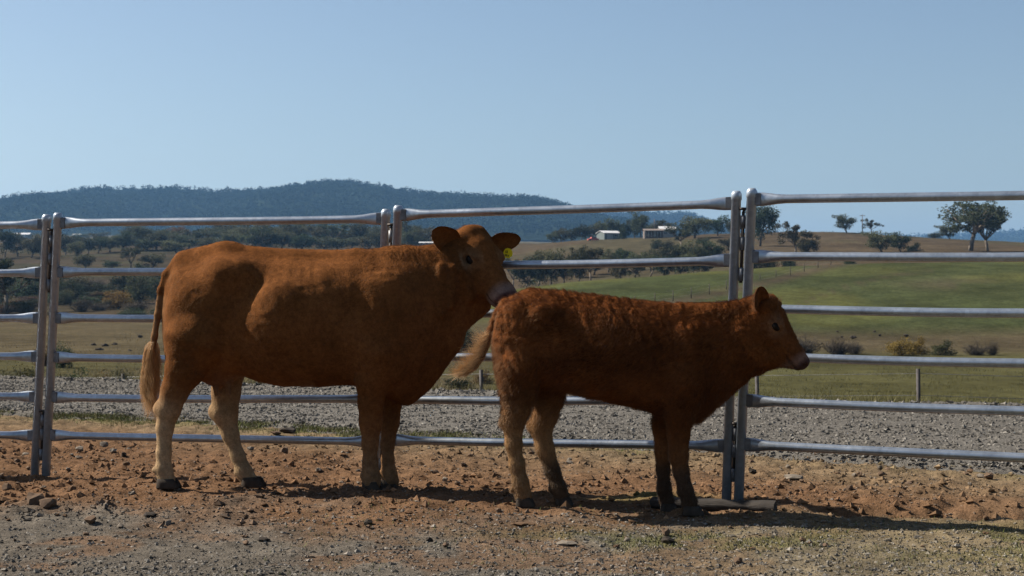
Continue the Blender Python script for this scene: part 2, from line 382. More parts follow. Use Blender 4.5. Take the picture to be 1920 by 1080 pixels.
lay(bare, sstep(.55, .68, fbm(TX, TY, .03, 4, 151))*.6*sstep(260, 300, DD)*(1-right))
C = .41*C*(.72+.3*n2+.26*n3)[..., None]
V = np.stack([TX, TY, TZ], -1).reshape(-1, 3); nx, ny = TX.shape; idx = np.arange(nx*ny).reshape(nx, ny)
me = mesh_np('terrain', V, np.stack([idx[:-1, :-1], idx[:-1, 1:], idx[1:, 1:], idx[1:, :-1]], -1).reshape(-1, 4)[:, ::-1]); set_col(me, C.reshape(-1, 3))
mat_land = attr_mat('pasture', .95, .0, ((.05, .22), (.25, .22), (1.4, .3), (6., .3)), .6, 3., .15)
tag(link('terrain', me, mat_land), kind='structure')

# wooded hills: ridge lines by (column, row) at a distance
def hill(name, D, ridge, y0, depth, seed, wob):
    pxs = np.linspace(ridge[0][0], ridge[-1][0], 170); vv = np.concatenate([np.linspace(0, 1, 60), 1+np.linspace(0, 1, 20)[1:]])
    ry = np.interp(pxs, *zip(*ridge)); ry = _smooth(ry, 5)
    PXh, VV = np.meshgrid(pxs, vv, indexing='ij'); Dm = D-depth*(1-np.minimum(VV, 1))+depth*.8*np.maximum(VV-1, 0)
    zr = EYE-(ry-HOR)*D/F; z0 = EYE-(y0-HOR)*(D-depth)/F
    sh = np.minimum(VV, 1); sh = sh**.9
    X = (PXh-960)/F*D*(1+0*Dm); Xw = X; Yw = Dm
    fold = (fbm(Xw, Yw*.6, 1/260., 4, seed)-.5)*wob*np.sin(np.pi*np.clip(sh, 0, 1))
    Z = z0+(zr[:, None]-z0)*sh+fold; Z = np.where(VV > 1, zr[:, None]-(VV-1)*(zr[:, None]+60)*.9, Z)
    nx, ny = PXh.shape; idx = np.arange(nx*ny).reshape(nx, ny); V = np.stack([Xw, Yw, Z], -1)
    me = mesh_np(name, V.reshape(-1, 3), np.stack([idx[:-1, :-1], idx[1:, :-1], idx[1:, 1:], idx[:-1, 1:]], -1).reshape(-1, 4))
    o = link(name, me, mat_hill); tag(o, kind='structure'); return V
mat_hill = simple('hill earth', (.012, .017, .010), .95, 0, .01, .3, spec=0.)
RIDGE = [(-900, 440), (-500, 400), (-250, 388), (-100, 386), (0, 381), (60, 372), (110, 366), (160, 356), (190, 353), (250, 357), (290, 354), (320, 352), (360, 357), (420, 361), (470, 359), (520, 356), (560, 349), (600, 343), (640, 341), (680, 346), (730, 354), (770, 361), (830, 365), (900, 369), (960, 371), (1000, 371), (1030, 378), (1055, 386), (1100, 402), (1150, 420), (1250, 444), (1400, 460)]
HV = [hill('hill', 3100, RIDGE, 450, 900, 201, 70),
      hill('hill', 4600, [(900, 440), (1000, 415), (1060, 404), (1130, 401), (1200, 400), (1260, 401), (1290, 403), (1310, 409), (1345, 424), (1400, 440), (1550, 462)], 455, 1000, 211, 50),
      hill('hill', 6800, [(1500, 462), (1700, 449), (1800, 444), (1860, 440), (1920, 437), (2050, 436), (2300, 442), (2700, 455)], 462, 1200, 221, 40)]
mat_forest = leaf_mat('forest canopy', (.018, .026, .016), .1, .0, .008, 0.)
def blob_points(n, r):
    """unit tufts of 20 faces with uneven corners"""
    t = (1+5**.5)/2; B = np.array([(-1, t, 0), (1, t, 0), (-1, -t, 0), (1, -t, 0), (0, -1, t), (0, 1, t), (0, -1, -t), (0, 1, -t), (t, 0, -1), (t, 0, 1), (-t, 0, -1), (-t, 0, 1)])/math.hypot(1, t)
    Fc = np.array([(0, 11, 5), (0, 5, 1), (0, 1, 7), (0, 7, 10), (0, 10, 11), (1, 5, 9), (5, 11, 4), (11, 10, 2), (10, 7, 6), (7, 1, 8), (3, 9, 4), (3, 4, 2), (3, 2, 6), (3, 6, 8), (3, 8, 9), (4, 9, 5), (2, 4, 11), (6, 2, 10), (8, 6, 7), (9, 8, 1)])
    return B[None]*(1+.5*(r.random((n, 12, 1))-.5)), Fc
def leaves(C, R, n, size, r, flat=.75, level=1.):
    """n small two-triangle leaves in an uneven shell round every clump centre"""
    m = len(C)*n; d = r.normal(0, 1, (m, 3)); d /= np.linalg.norm(d, axis=1)[:, None]; rad = (.45+.6*r.random((m, 1)))
    P = np.repeat(C, n, 0)+d*rad*np.repeat(R, n)[:, None]*np.array([1, 1, flat])
    a = r.normal(0, 1, (m, 3)); a += d*.4; a[:, 2] *= level; a /= np.linalg.norm(a, axis=1)[:, None]; b = np.cross(a, r.normal(0, 1, (m, 3))); b[:, 2] *= level; b /= np.linalg.norm(b, axis=1)[:, None]+1e-9
    s = size*(.6+.8*r.random((m, 1)))
    V = np.stack([P-a*s, P+b*s*.55, P+a*s, P-b*s*.55], 1).reshape(-1, 3)
    return V, np.arange(m*4).reshape(-1, 4)
def forest(V, n, size, seed, vlo=.05):
    r = np.random.default_rng(seed); nx, ny = V.shape[:2]
    i = r.random(n)*(nx-2); j = np.minimum((r.random(n)**.8)*(62-62*vlo)+62*vlo, ny-3); a, b = i.astype(int), j.astype(int); u, v = (i-a)[:, None], (j-b)[:, None]
    p = (V[a, b]*(1-u)+V[a+1, b]*u)*(1-v)+(V[a, b+1]*(1-u)+V[a+1, b+1]*u)*v
    open_ = fbm(p[:, 0], p[:, 1]*.7, 1/160., 3, seed+2); keep = open_ > .18; p = p[keep]; n = len(p)
    s = size*(.5+.9*r.random(n)**1.5); V_, Q_ = leaves(p+np.stack([0*s, 0*s, s*.8], 1), s, 16, size*.36, r, .85, .5)
    return mesh_np('forest', V_, Q_, False)
tag(link('forest', forest(HV[0], 21000, 5.2, 301), mat_forest), 'dense blue-green bushland covering the long wooded hill', 'forest', kind='stuff')
tag(link('forest', forest(HV[1], 5000, 7., 302), mat_forest), 'hazy bushland on the low ridge behind the farmhouse', 'forest', kind='stuff')
tag(link('forest', forest(HV[2], 2500, 14., 303), mat_forest), 'faint blue bushland on the far hill behind the big gum tree', 'forest', kind='stuff')

# ------------------------------------------------------------------ air
hz = MB().box((0, 3400, 170), (7600, 7200, 300)).build('haze', None, smooth=False); tag(hz, kind='stuff')
hz.data.transform(Matrix.Identity(4))
mh = bpy.data.materials.new('haze air'); mh.use_nodes = True; nt = mh.node_tree; nt.nodes.clear()
out = nd(nt, 'ShaderNodeOutputMaterial'); pv = nd(nt, 'ShaderNodeVolumePrincipled'); pv.inputs['Color'].default_value = (.27, .55, .97, 1); pv.inputs['Density'].default_value = 0.75e-4; pv.inputs['Anisotropy'].default_value = .25
nt.links.new(pv.outputs[0], out.inputs['Volume']); hz.data.materials.append(mh)

# ------------------------------------------------------------------ portable steel yard panels
def steel(name, metal=.75, lo=(.25, .28, .32), hi=(.43, .47, .52)):
    m, nt, b = mat_new(name); b.inputs['Metallic'].default_value = metal
    v = nd(nt, 'ShaderNodeTexVoronoi'); v.inputs['Scale'].default_value = 55.; tc = nd(nt, 'ShaderNodeTexCoord'); nt.links.new(tc.outputs['Object'], v.inputs['Vector'])
    n = noise_node(nt, 5., 6, .65); n2 = noise_node(nt, 90., 3)
    r = ramp(nt, [(.25, lo), (.75, hi)]); nt.links.new(n.outputs['Fac'], r.inputs[0])
    r2 = ramp(nt, [(0., (.82, .82, .82)), (1., (1.08, 1.08, 1.08))]); nt.links.new(v.outputs['Color'], r2.inputs[0])
    c = mixc(nt, 1., r.outputs[0], r2.outputs[0], 'MULTIPLY')
    d = noise_node(nt, 2.3, 5, .7); rd = ramp(nt, [(.58, (0, 0, 0)), (.75, (1, 1, 1))]); nt.links.new(d.outputs['Fac'], rd.inputs[0])
    mf = nd(nt, 'ShaderNodeMath', operation='MULTIPLY'); mf.inputs[1].default_value = .10; nt.links.new(rd.outputs[0], mf.inputs[0])
    c = mixc(nt, mf.outputs[0], c, (.24, .17, .11)); nt.links.new(c, b.inputs['Base Color'])
    rr_ = nd(nt, 'ShaderNodeMapRange'); rr_.inputs[3].default_value = .24; rr_.inputs[4].default_value = .42; nt.links.new(n.outputs['Fac'], rr_.inputs[0]); nt.links.new(rr_.outputs[0], b.inputs['Roughness'])
    bp = nd(nt, 'ShaderNodeBump'); bp.inputs['Strength'].default_value = .12; bp.inputs['Distance'].default_value = .002; nt.links.new(n2.outputs['Fac'], bp.inputs['Height']); nt.links.new(bp.outputs[0], b.inputs['Normal'])
    return m
mat_steel = steel('galvanised steel'); mat_post = steel('galvanised post', .35, (.27, .315, .37), (.42, .47, .53)); mat_dark = simple('dark iron', (.06, .05, .045), .55, .6, 20, .3); mat_weld = simple('weld plate', (.15, .15, .155), .5, .5, 30, .3)
def post_mesh(p0, p1, r=.0262):
    """square-ish tube post with rounded corners and a domed cap"""
    P = np.array([p0, p0+(p1-p0)*.97, p0+(p1-p0)*.971, p0+(p1-p0)*.99, p1]); mb = MB(); mb.tube(P, [r, r, r*1.12, r*1.12, r*.75], 16)
    return mb
def panel(ka, kb, label, side):
    (fa, ta, Da, ra), (fb, tb_, Db, rb) = POSTS[ka], POSTS[kb]
    A0, A1, B0, B1 = world(*fa, Da), world(*ta, Da), world(*fb, Db), world(*tb_, Db)
    base = (A0+B0)/2; e = empty('yard_panel', base); tag(e, label, 'panel', 'linked galvanised yard panels')
    A0, A1, B0, B1 = [q-base for q in (A0, A1, B0, B1)]
    for p0, p1 in ((A0, A1), (B0, B1)):
        post = post_mesh(p0, p1).build('post', mat_post, e)
    for k in range(6):
        za = EYE-(ra[k]-HOR)*Da/F-base[2]; zb = EYE-(rb[k]-HOR)*Db/F-base[2]
        qa = A0+(A1-A0)*((za-A0[2])/(A1[2]-A0[2])); qb = B0+(B1-B0)*((zb-B0[2])/(B1[2]-B0[2]))
        d = (qb-qa)/np.linalg.norm(qb-qa); qa = qa+d*.018; qb = qb-d*.018; L = np.linalg.norm(qb-qa)
        s = np.concatenate([[0, .025, .05, .08, .12, .17, .23], np.linspace(.3, L-.3, 7), L-np.array([.23, .17, .12, .08, .05, .025, 0])])
        e_ = np.minimum(s, L-s); fl = 1-sstep(.03, .17, e_)                         # tube ends pressed flat against the posts
        sag = -.006*np.sin(np.pi*s/L)+.003*np.sin(s*2.3+k)
        P = qa+d*s[:, None]+np.array([0, 0, 1])*sag[:, None]
        sq = np.stack([1.0-.62*fl, .92+.50*fl], 1)
        rail = MB().tube(P, np.full(len(s), .0252), 20, True, sq).build('rail', mat_steel, e)
        ang = math.atan2(d[1], d[0]); cA, sA = math.cos(ang), math.sin(ang); Rz = np.array([[cA, -sA, 0], [sA, cA, 0], [0, 0, 1]])
        for q_, sg in ((qa, 1), (qb, -1)): MB().box(q_+d*sg*.020, (.016, .0135, .030), Rz).build('bracket', mat_weld, e, False)
    return e
pa = panel('a1', 'a2', 'steel yard panel running off the picture at the left, six rails', -1)
pb = panel('b1', 'b2', 'six-rail steel yard panel behind the cow\'s body', 0)
pc = panel('c1', 'c2', 'six-rail steel yard panel between cow\'s head and the log', 0)
pd_ = panel('d1', 'd2', 'six-rail steel yard panel in front of the calf\'s nose, running off at the right', 1)
def joint(k1, k2, parent):
    """drop pins that hang in lugs between two posts"""
    (f1, t1, D1, r1), (f2, t2, D2, r2) = POSTS[k1], POSTS[k2]
    a0, a1, b0, b1 = world(*f1, D1), world(*t1, D1), world(*f2, D2), world(*t2, D2); base = np.array(parent.location)
    for lo, hi in ((.70, .93), (.06, .24)):
        m0 = (a0+(a1-a0)*lo+b0+(b1-b0)*lo)/2-base; m1 = (a0+(a1-a0)*hi+b0+(b1-b0)*hi)/2-base
        pa_ = a0+(a1-a0)*hi-base; pb_ = b0+(b1-b0)*hi-base
        pin = MB().tube([m0, m0+(m1-m0)*.5, m1], [.0085]*3, 10)
        pin.tube([m1, m1+(pb_-m1)*.35+[0, 0, .012], pa_+(m1-pa_)*.45+[0, -.02, .016]], [.008]*3, 8)
        pin.build('drop_pin', mat_dark, parent)
        for q in (.12, .55, .85):
            c = m0+(m1-m0)*q; MB().tube([c-[0, 0, .035], c+[0, 0, .035]], [.0145]*2, 12).build('pin_lug', mat_weld, parent)
joint('a2', 'b1', pb); joint('b2', 'c1', pc); joint('c2', 'd1', pd_)

# split log under the post feet
def rough_tube(L, ry, rz, seed, nS=40, nR=18):
    s = np.linspace(0, 1, nS); th = np.arange(nR)*2*np.pi/nR; r = np.random.default_rng(seed)
    S, TH = np.meshgrid(s, th, indexing='ij'); k = 1+.55*(fbm(S*9, TH*1.2+np.sin(TH), 1., 4, seed)-.5)+.10*(fbm(S*3, np.cos(TH)*3, 1.3, 3, seed+1)-.5)*2+.05*np.sin(TH*5+seed)
    y = np.cos(TH)*ry*k; z = np.sin(TH)*rz*k; z = np.where(z < -.6*rz, -.6*rz, z); x = (S-.5)*L+.012*(fbm(TH*2, S*0, 1., 2, seed)-.5)*(np.abs(S-.5) > .48)
    return np.stack([x, y, z], -1), nS, nR
Vl, nS, nR = rough_tube(.64, .050, .036, 5)
idx = np.arange(nS*nR).reshape(nS, nR); Q = np.stack([idx[:-1], np.roll(idx, -1, 1)[:-1], np.roll(idx, -1, 1)[1:], idx[1:]], -1).reshape(-1, 4)
ml, nt, b = mat_new('weathered wood'); n = noise_node(nt, 14., 6, .7); mp = nd(nt, 'ShaderNodeMapping'); mp.inputs['Scale'].default_value = (.15, 1.6, 1.6)
tc = nt.nodes.get('Texture Coordinate'); nt.links.new(tc.outputs['Object'], mp.inputs[0]); nt.links.new(mp.outputs[0], n.inputs['Vector'])
r = ramp(nt, [(.3, (.010, .007, .005)), (.55, (.024, .017, .012)), (.75, (.05, .038, .027))]); nt.links.new(n.outputs['Fac'], r.inputs[0]); nt.links.new(r.outputs[0], b.inputs['Base Color']); b.inputs['Roughness'].default_value = .9
bp = nd(nt, 'ShaderNodeBump'); bp.inputs['Strength'].default_value = .9; bp.inputs['Distance'].default_value = .015; nt.links.new(n.outputs['Fac'], bp.inputs['Height']); nt.links.new(bp.outputs[0], b.inputs['Normal'])
lb = world(1337, 960, 8.20); logm = MB().add(Vl.reshape(-1, 3), Q, []).add(np.vstack([Vl[0], Vl[0].mean(0)+[.012, 0, 0]]), [], [[nR, (q+1) % nR, q] for q in range(nR)]).add(np.vstack([Vl[-1], Vl[-1].mean(0)-[.012, 0, 0]]), [], [[nR, q, (q+1) % nR] for q in range(nR)])
lo = logm.build('log', ml, loc=(lb[0], lb[1], float(ground_z(lb[0], lb[1]))+.020), rotz=math.radians(-17)); tag(lo, 'grey weathered log lying under the feet of two steel posts', 'log')
# ------------------------------------------------------------------ animals: one continuous surface grown from a distance field
class Field:
    def __init__(s, lo, hi, h):
        s.lo = np.array(lo, float); s.h = h
        s.n = np.ceil((np.array(hi)-s.lo)/h).astype(int)+1
        s.A = np.full(s.n, .25, np.float32)
        s.ax = [s.lo[k]+h*np.arange(s.n[k]) for k in range(3)]
    def _blk(s, lo, hi, m):
        sl = []
        for k in range(3):
            a = int(np.clip(math.floor((lo[k]-m-s.lo[k])/s.h), 0, s.n[k]-1)); b = int(np.clip(math.ceil((hi[k]+m-s.lo[k])/s.h)+1, a+1, s.n[k]))
            sl.append(slice(a, b))
        g = np.meshgrid(*[s.ax[k][sl[k]] for k in range(3)], indexing='ij', sparse=True)
        return tuple(sl), g
    def _join(s, sl, d, k, sub=False):
        a = s.A[sl]
        if sub:
            d = -d; h = np.clip(.5-.5*(a-d)/k, 0, 1); s.A[sl] = a*(1-h)+d*h+k*h*(1-h)   # smooth max
        else:
            h = np.clip(.5+.5*(d-a)/k, 0, 1); s.A[sl] = d*(1-h)+a*h-k*h*(1-h)
    def cone(s, a, b, ra, rb, k=.03, sq=1., sub=False):
        a = np.array(a, float); b = np.array(b, float); R = max(ra, rb)*max(sq, 1)
        sl, (x, y, z) = s._blk(np.minimum(a, b)-R, np.maximum(a, b)+R, k+.03)
        ba = b-a; t = np.clip(((x-a[0])*ba[0]+(y-a[1])*ba[1]+(z-a[2])*ba[2])/(ba@ba+1e-9), 0, 1)
        d = np.sqrt((x-a[0]-t*ba[0])**2+((y-a[1]-t*ba[1])/sq)**2+(z-a[2]-t*ba[2])**2)-(ra+t*(rb-ra))
        s._join(sl, d, k, sub)
    def chain(s, P, R, k=.03, sq=1.):
        for i in range(len(P)-1): s.cone(P[i], P[i+1], R[i], R[i+1], k, sq)
    def ell(s, c, r, k=.03, M=None, sub=False):
        c = np.array(c, float); r = np.array(r, float); R = r.max() if M is not None else r
        sl, (x, y, z) = s._blk(c-R, c+R, k+.03)
        q = [x-c[0], y-c[1], z-c[2]]
        if M is not None: q = [sum(q[j]*M[j][i] for j in range(3)) for i in range(3)]
        k0 = np.sqrt(sum((q[i]/r[i])**2 for i in range(3))); k1 = np.sqrt(sum((q[i]/r[i]**2)**2 for i in range(3)))+1e-6
        s._join(sl, k0*(k0-1)/k1, k, sub)
    def loft(s, S, top, bot, zw, w, vc, k=.04, pu=2.0, pl=2.2):
        """trunk: upright slices at S with top, bottom, height of the greatest width, half width and sideways shift"""
        x = s.ax[0]; m = 6*s.h
        i0 = int(np.searchsorted(x, S[0]-m)); i1 = int(np.searchsorted(x, S[-1]+m)); xs = x[i0:i1]
        f = lambda a: pchip(S, a, xs)
        T, B, Zw, W, Vc = f(top), f(bot), f(zw), np.maximum(f(w), .01), f(vc)
        y = s.ax[1][None, :, None]; z = s.ax[2][None, None, :]
        T, B, Zw, W, Vc = [q[:, None, None] for q in (T, B, Zw, W, Vc)]
        up = z > Zw; hz = np.where(up, T-Zw, Zw-B); p = np.where(up, pu, pl)
        r = ((np.abs(y-Vc)/W)**p+(np.abs(z-Zw)/np.maximum(hz, .01))**p)**(1/p)
        d = (r-1)*np.minimum(W, hz)*(.55+.45*np.clip(1/np.maximum(r, .3), 0, 1))
        over = np.maximum(np.maximum(S[0]-xs, xs-S[-1]), 0)[:, None, None]
        d = np.where(over > 0, np.sqrt(np.maximum(d, 0)**2+over**2), d)
        s._join((slice(i0, i1), slice(None), slice(None)), d.astype(np.float32), k)
    def mesh(s):
        g = openvdb.FloatGrid(.25); g.copyFromArray(s.A)
        P, T, Q = g.convertToPolygons(isovalue=0.0, adaptivity=0.0)
        P = P*s.h+s.lo
        return P, Q[:, ::-1].astype(int), T[:, ::-1].astype(int)
def pchip(x, y, q):
    x = np.asarray(x, float); y = np.asarray(y, float); h = np.diff(x); dl = np.diff(y)/h
    m = np.zeros(len(x)); m[0], m[-1] = dl[0], dl[-1]
    ok = dl[:-1]*dl[1:] > 0; w1 = 2*h[1:]+h[:-1]; w2 = h[1:]+2*h[:-1]
    m[1:-1] = np.where(ok, (w1+w2)/(w1/np.where(ok, dl[:-1], 1)+w2/np.where(ok, dl[1:], 1)), 0)
    q = np.clip(q, x[0], x[-1]); i = np.clip(np.searchsorted(x, q)-1, 0, len(x)-2); t = (q-x[i])/h[i]
    return (1+2*t)*(1-t)**2*y[i]+t*(1-t)**2*h[i]*m[i]+t*t*(3-2*t)*y[i+1]+t*t*(t-1)*h[i]*m[i+1]

def hoof_mesh(L, W, H, splay=.12):
    mb = MB()
    for sd in (-1, 1):
        rings = []
        for z, fl, fw, sh in ((0, 1., 1., .0), (.15*H, 1.02, 1.02, .0), (.6*H, .88, .92, -.03*L), (1.05*H, .74, .8, -.08*L)):
            th = np.arange(10)*2*np.pi/10
            x = np.cos(th); y = np.sin(th)
            X = sh+L*.5*fl*np.where(x > 0, np.abs(x)**.8*1.12, -np.abs(x)**.7*.9); Y = sd*W*.27+W*.235*fw*np.sign(y)*np.abs(y)**.8+sd*splay*np.maximum(x, 0)*W*.12
            rings.append(np.stack([X, Y, np.full(10, z)], 1))
        V = np.vstack(rings); i = np.arange(3)[:, None]*10; j = np.arange(10)[None]; k = (j+1) % 10
        Q = np.stack([i+j, i+k, i+10+k, i+10+j], -1).reshape(-1, 4)
        V = np.vstack([V, [[0, sd*W*.27, 0], [-.08*L, sd*W*.27, 1.08*H]]])
        T = [[40, (q+1) % 10, q] for q in range(10)]+[[41, 30+q, 30+(q+1) % 10] for q in range(10)]
        mb.add(V, Q, T)
    return mb

def ear_verts(B, T, nrm, width, cup=.35, thick=.012, nu=15, nv=9, tipround=.8):
    """cupped leaf-shaped ear from base B to tip T, hollow side facing nrm"""
    B, T, nrm = [np.array(q, float) for q in (B, T, nrm)]; ax = T-B; L = np.linalg.norm(ax); ax /= L
    nrm = nrm-ax*(nrm@ax); nrm /= np.linalg.norm(nrm); sd = np.cross(ax, nrm)
    u = np.linspace(0, 1, nu); prof = (.52+.48*sstep(0, .42, u))*np.maximum(1-u**3.0, 0)**.55; prof[-1] = .04
    V = []; nvv = np.linspace(-1, 1, nv)
    for side in (1, -1):
        for a, p in zip(u, prof):
            for b in nvv:
                y = b*p*width*.5; z = cup*width*(b*b-1)*.55*p*(1-.45*a)
                edge = thick*(1-b*b)*(1-a**4)
                V.append(B+ax*a*L+sd*y+nrm*(z-(edge if side < 0 else 0)))
    V = np.array(V); n = nu*nv; Q = []
    for i in range(nu-1):
        for j in range(nv-1):
            q = [i*nv+j, i*nv+j+1, (i+1)*nv+j+1, (i+1)*nv+j]; Q.append(q); Q.append([n+c for c in q[::-1]])
        for j in (0, nv-1):
            a, b = i*nv+j, (i+1)*nv+j; Q.append([a, b, n+b, n+a] if j == 0 else [b, a, n+a, n+b])
    for j in range(nv-1):
        a, b = (nu-1)*nv+j, (nu-1)*nv+j+1; Q.append([a, b, n+b, n+a])
    return V, np.array(Q)

def hair_mat(name, bright=1.):
    m = bpy.data.materials.new(name); m.use_nodes = True; nt = m.node_tree; nt.nodes.clear()
    out = nd(nt, 'ShaderNodeOutputMaterial'); a = nd(nt, 'ShaderNodeAttribute', attribute_name='col')
    d = nd(nt, 'ShaderNodeBsdfDiffuse'); t = nd(nt, 'ShaderNodeBsdfTranslucent'); g = nd(nt, 'ShaderNodeBsdfHairPrincipled')
    for n_ in (d, t): nt.links.new(a.outputs['Color'], n_.inputs['Color'])
    nt.links.new(a.outputs['Color'], g.inputs['Color']); g.inputs['Roughness'].default_value = .42; g.inputs['Radial Roughness'].default_value = .5
    m1 = nd(nt, 'ShaderNodeMixShader'); m1.inputs[0].default_value = .12; nt.links.new(d.outputs[0], m1.inputs[1]); nt.links.new(t.outputs[0], m1.inputs[2])
    m2 = nd(nt, 'ShaderNodeMixShader'); m2.inputs[0].default_value = .12; nt.links.new(m1.outputs[0], m2.inputs[1]); nt.links.new(g.outputs[0], m2.inputs[2])
    nt.links.new(m2.outputs[0], out.inputs[0]); return m

def make_curves(name, P, rad, col, mat, parent):
    """P (n,k,3) strand points"""
    n, k, _ = P.shape
    cu = bpy.data.hair_curves.new(name); cu.add_curves([k]*n)
    cu.attributes['position'].data.foreach_set('vector', P.astype(np.float32).ravel()) if 'position' in cu.attributes else cu.position_data.foreach_set('vector', P.astype(np.float32).ravel())
    r = cu.attributes.get('radius') or cu.attributes.new('radius', 'FLOAT', 'POINT')
    r.data.foreach_set('value', (np.asarray(rad)[:, None]*np.linspace(1, .25, k)[None]).astype(np.float32).ravel())
    c = cu.attributes.new('col', 'FLOAT_COLOR', 'CURVE'); c.data.foreach_set('color', np.hstack([col, np.ones((n, 1))]).astype(np.float32).ravel())
    cu.materials.append(mat)
    o = bpy.data.objects.new(name, cu); COL.objects.link(o); o.parent = parent
    return o

def sample_surface(V, Tri, n, r):
    a, b, c = V[Tri[:, 0]], V[Tri[:, 1]], V[Tri[:, 2]]
    ar = np.linalg.norm(np.cross(b-a, c-a), axis=1); i = r.choice(len(Tri), n, p=ar/ar.sum())
    u = r.random(n); v = r.random(n); f = u+v > 1; u[f] = 1-u[f]; v[f] = 1-v[f]
    return i, u, v

class HeadFrame:
    def __init__(s, fr, px, py, v, wf, scale, roll=0.):
        s.o = fr.p(px, py, v); f = np.array(wf, float); f /= np.linalg.norm(f)
        h = np.array([f[0], f[1], 0]); h /= np.linalg.norm(h); hl = math.hypot(f[0], f[1])
        u = h*(-f[2])+np.array([0, 0, hl]); l = np.cross(u, f)           # l: towards the near side for an animal facing right
        if l[1] > 0: l = -l
        s.f, s.u, s.l = fr.loc(f), fr.loc(u), fr.loc(l); s.k = scale
    def p(s, a, b, c=0.): return s.o+s.k*(a*s.f+b*s.u+c*s.l)
    def inv(s, P): q = (P-s.o)/s.k; return np.stack([q@s.f, q@s.u, q@s.l], 1)
    def M(s): return np.stack([s.f, s.u, s.l], 1)

def head(fd, H, calf=False):
    k = H.k; M = H.M()
    E = lambda a, b, c, r, kk=.03, sub=False: fd.ell(H.p(a, b, c), np.array(r)*k, kk*k, M, sub)
    C = lambda p, q, ra, rb, kk=.03, sub=False: fd.cone(H.p(*p), H.p(*q), ra*k, rb*k, kk*k, 1., sub)
    E(.065, -.065, 0, (.105, .085, .098), .04)
    C((.0, -.02, -.025), (.0, -.02, .025), .045, .045, .05)
    C((.10, -.06, 0), (.33, -.068, 0), .083, .060, .04)
    C((.05, -.17, 0), (.30, -.125, 0), .062, .045, .05)
    for c in (-1, 1):
        E(.09, -.135, .058*c, (.10, .075, .038), .04)
        E(.135, -.028, .078*c, (.05, .028, .026), .025)
        E(.24, -.09, .045*c, (.12, .05, .03), .04)
        E(.02, -.06, .09*c, (.04, .05, .04), .04)
    E(.385, -.073, 0, (.062, .068, .080), .03)
    E(.43, -.06, 0, (.03, .048, .070), .025)
    E(.355, -.125, 0, (.06, .034, .045), .025)
    for c in (-1, 1):
        E(.158, -.048, .100*c, (.032, .024, .022), .012)
        E(.158, -.048, .116*c, (.030, .021, .022), .008, True)
        E(.150, -.018, .096*c, (.040, .012, .022), .010)
        E(.452, -.045, .040*c, (.018, .016, .02), .010, True)
    C((.345, -.103, .078), (.425, -.103, .055), .005, .006, .010, True)
    C((.345, -.103, -.078), (.425, -.103, -.055), .005, .006, .010, True)

mat_skin = attr_mat('hide', .9, .02, ((9., .2), (40., .25), (120., .2)), .8, 130., .006)
mat_coat = hair_mat('coat hair')
mat_hoof = simple('hoof horn', (.040, .031, .024), .9, 0, 30, .4, .4, 60, .1)
mat_eye, _n, _b = mat_new('eye'); _b.inputs['Base Color'].default_value = (.012, .008, .006, 1); _b.inputs['Roughness'].default_value = .30; _b.inputs['Specular IOR Level'].default_value = .08
mat_lash = simple('lash', (.05, .03, .02), .8)

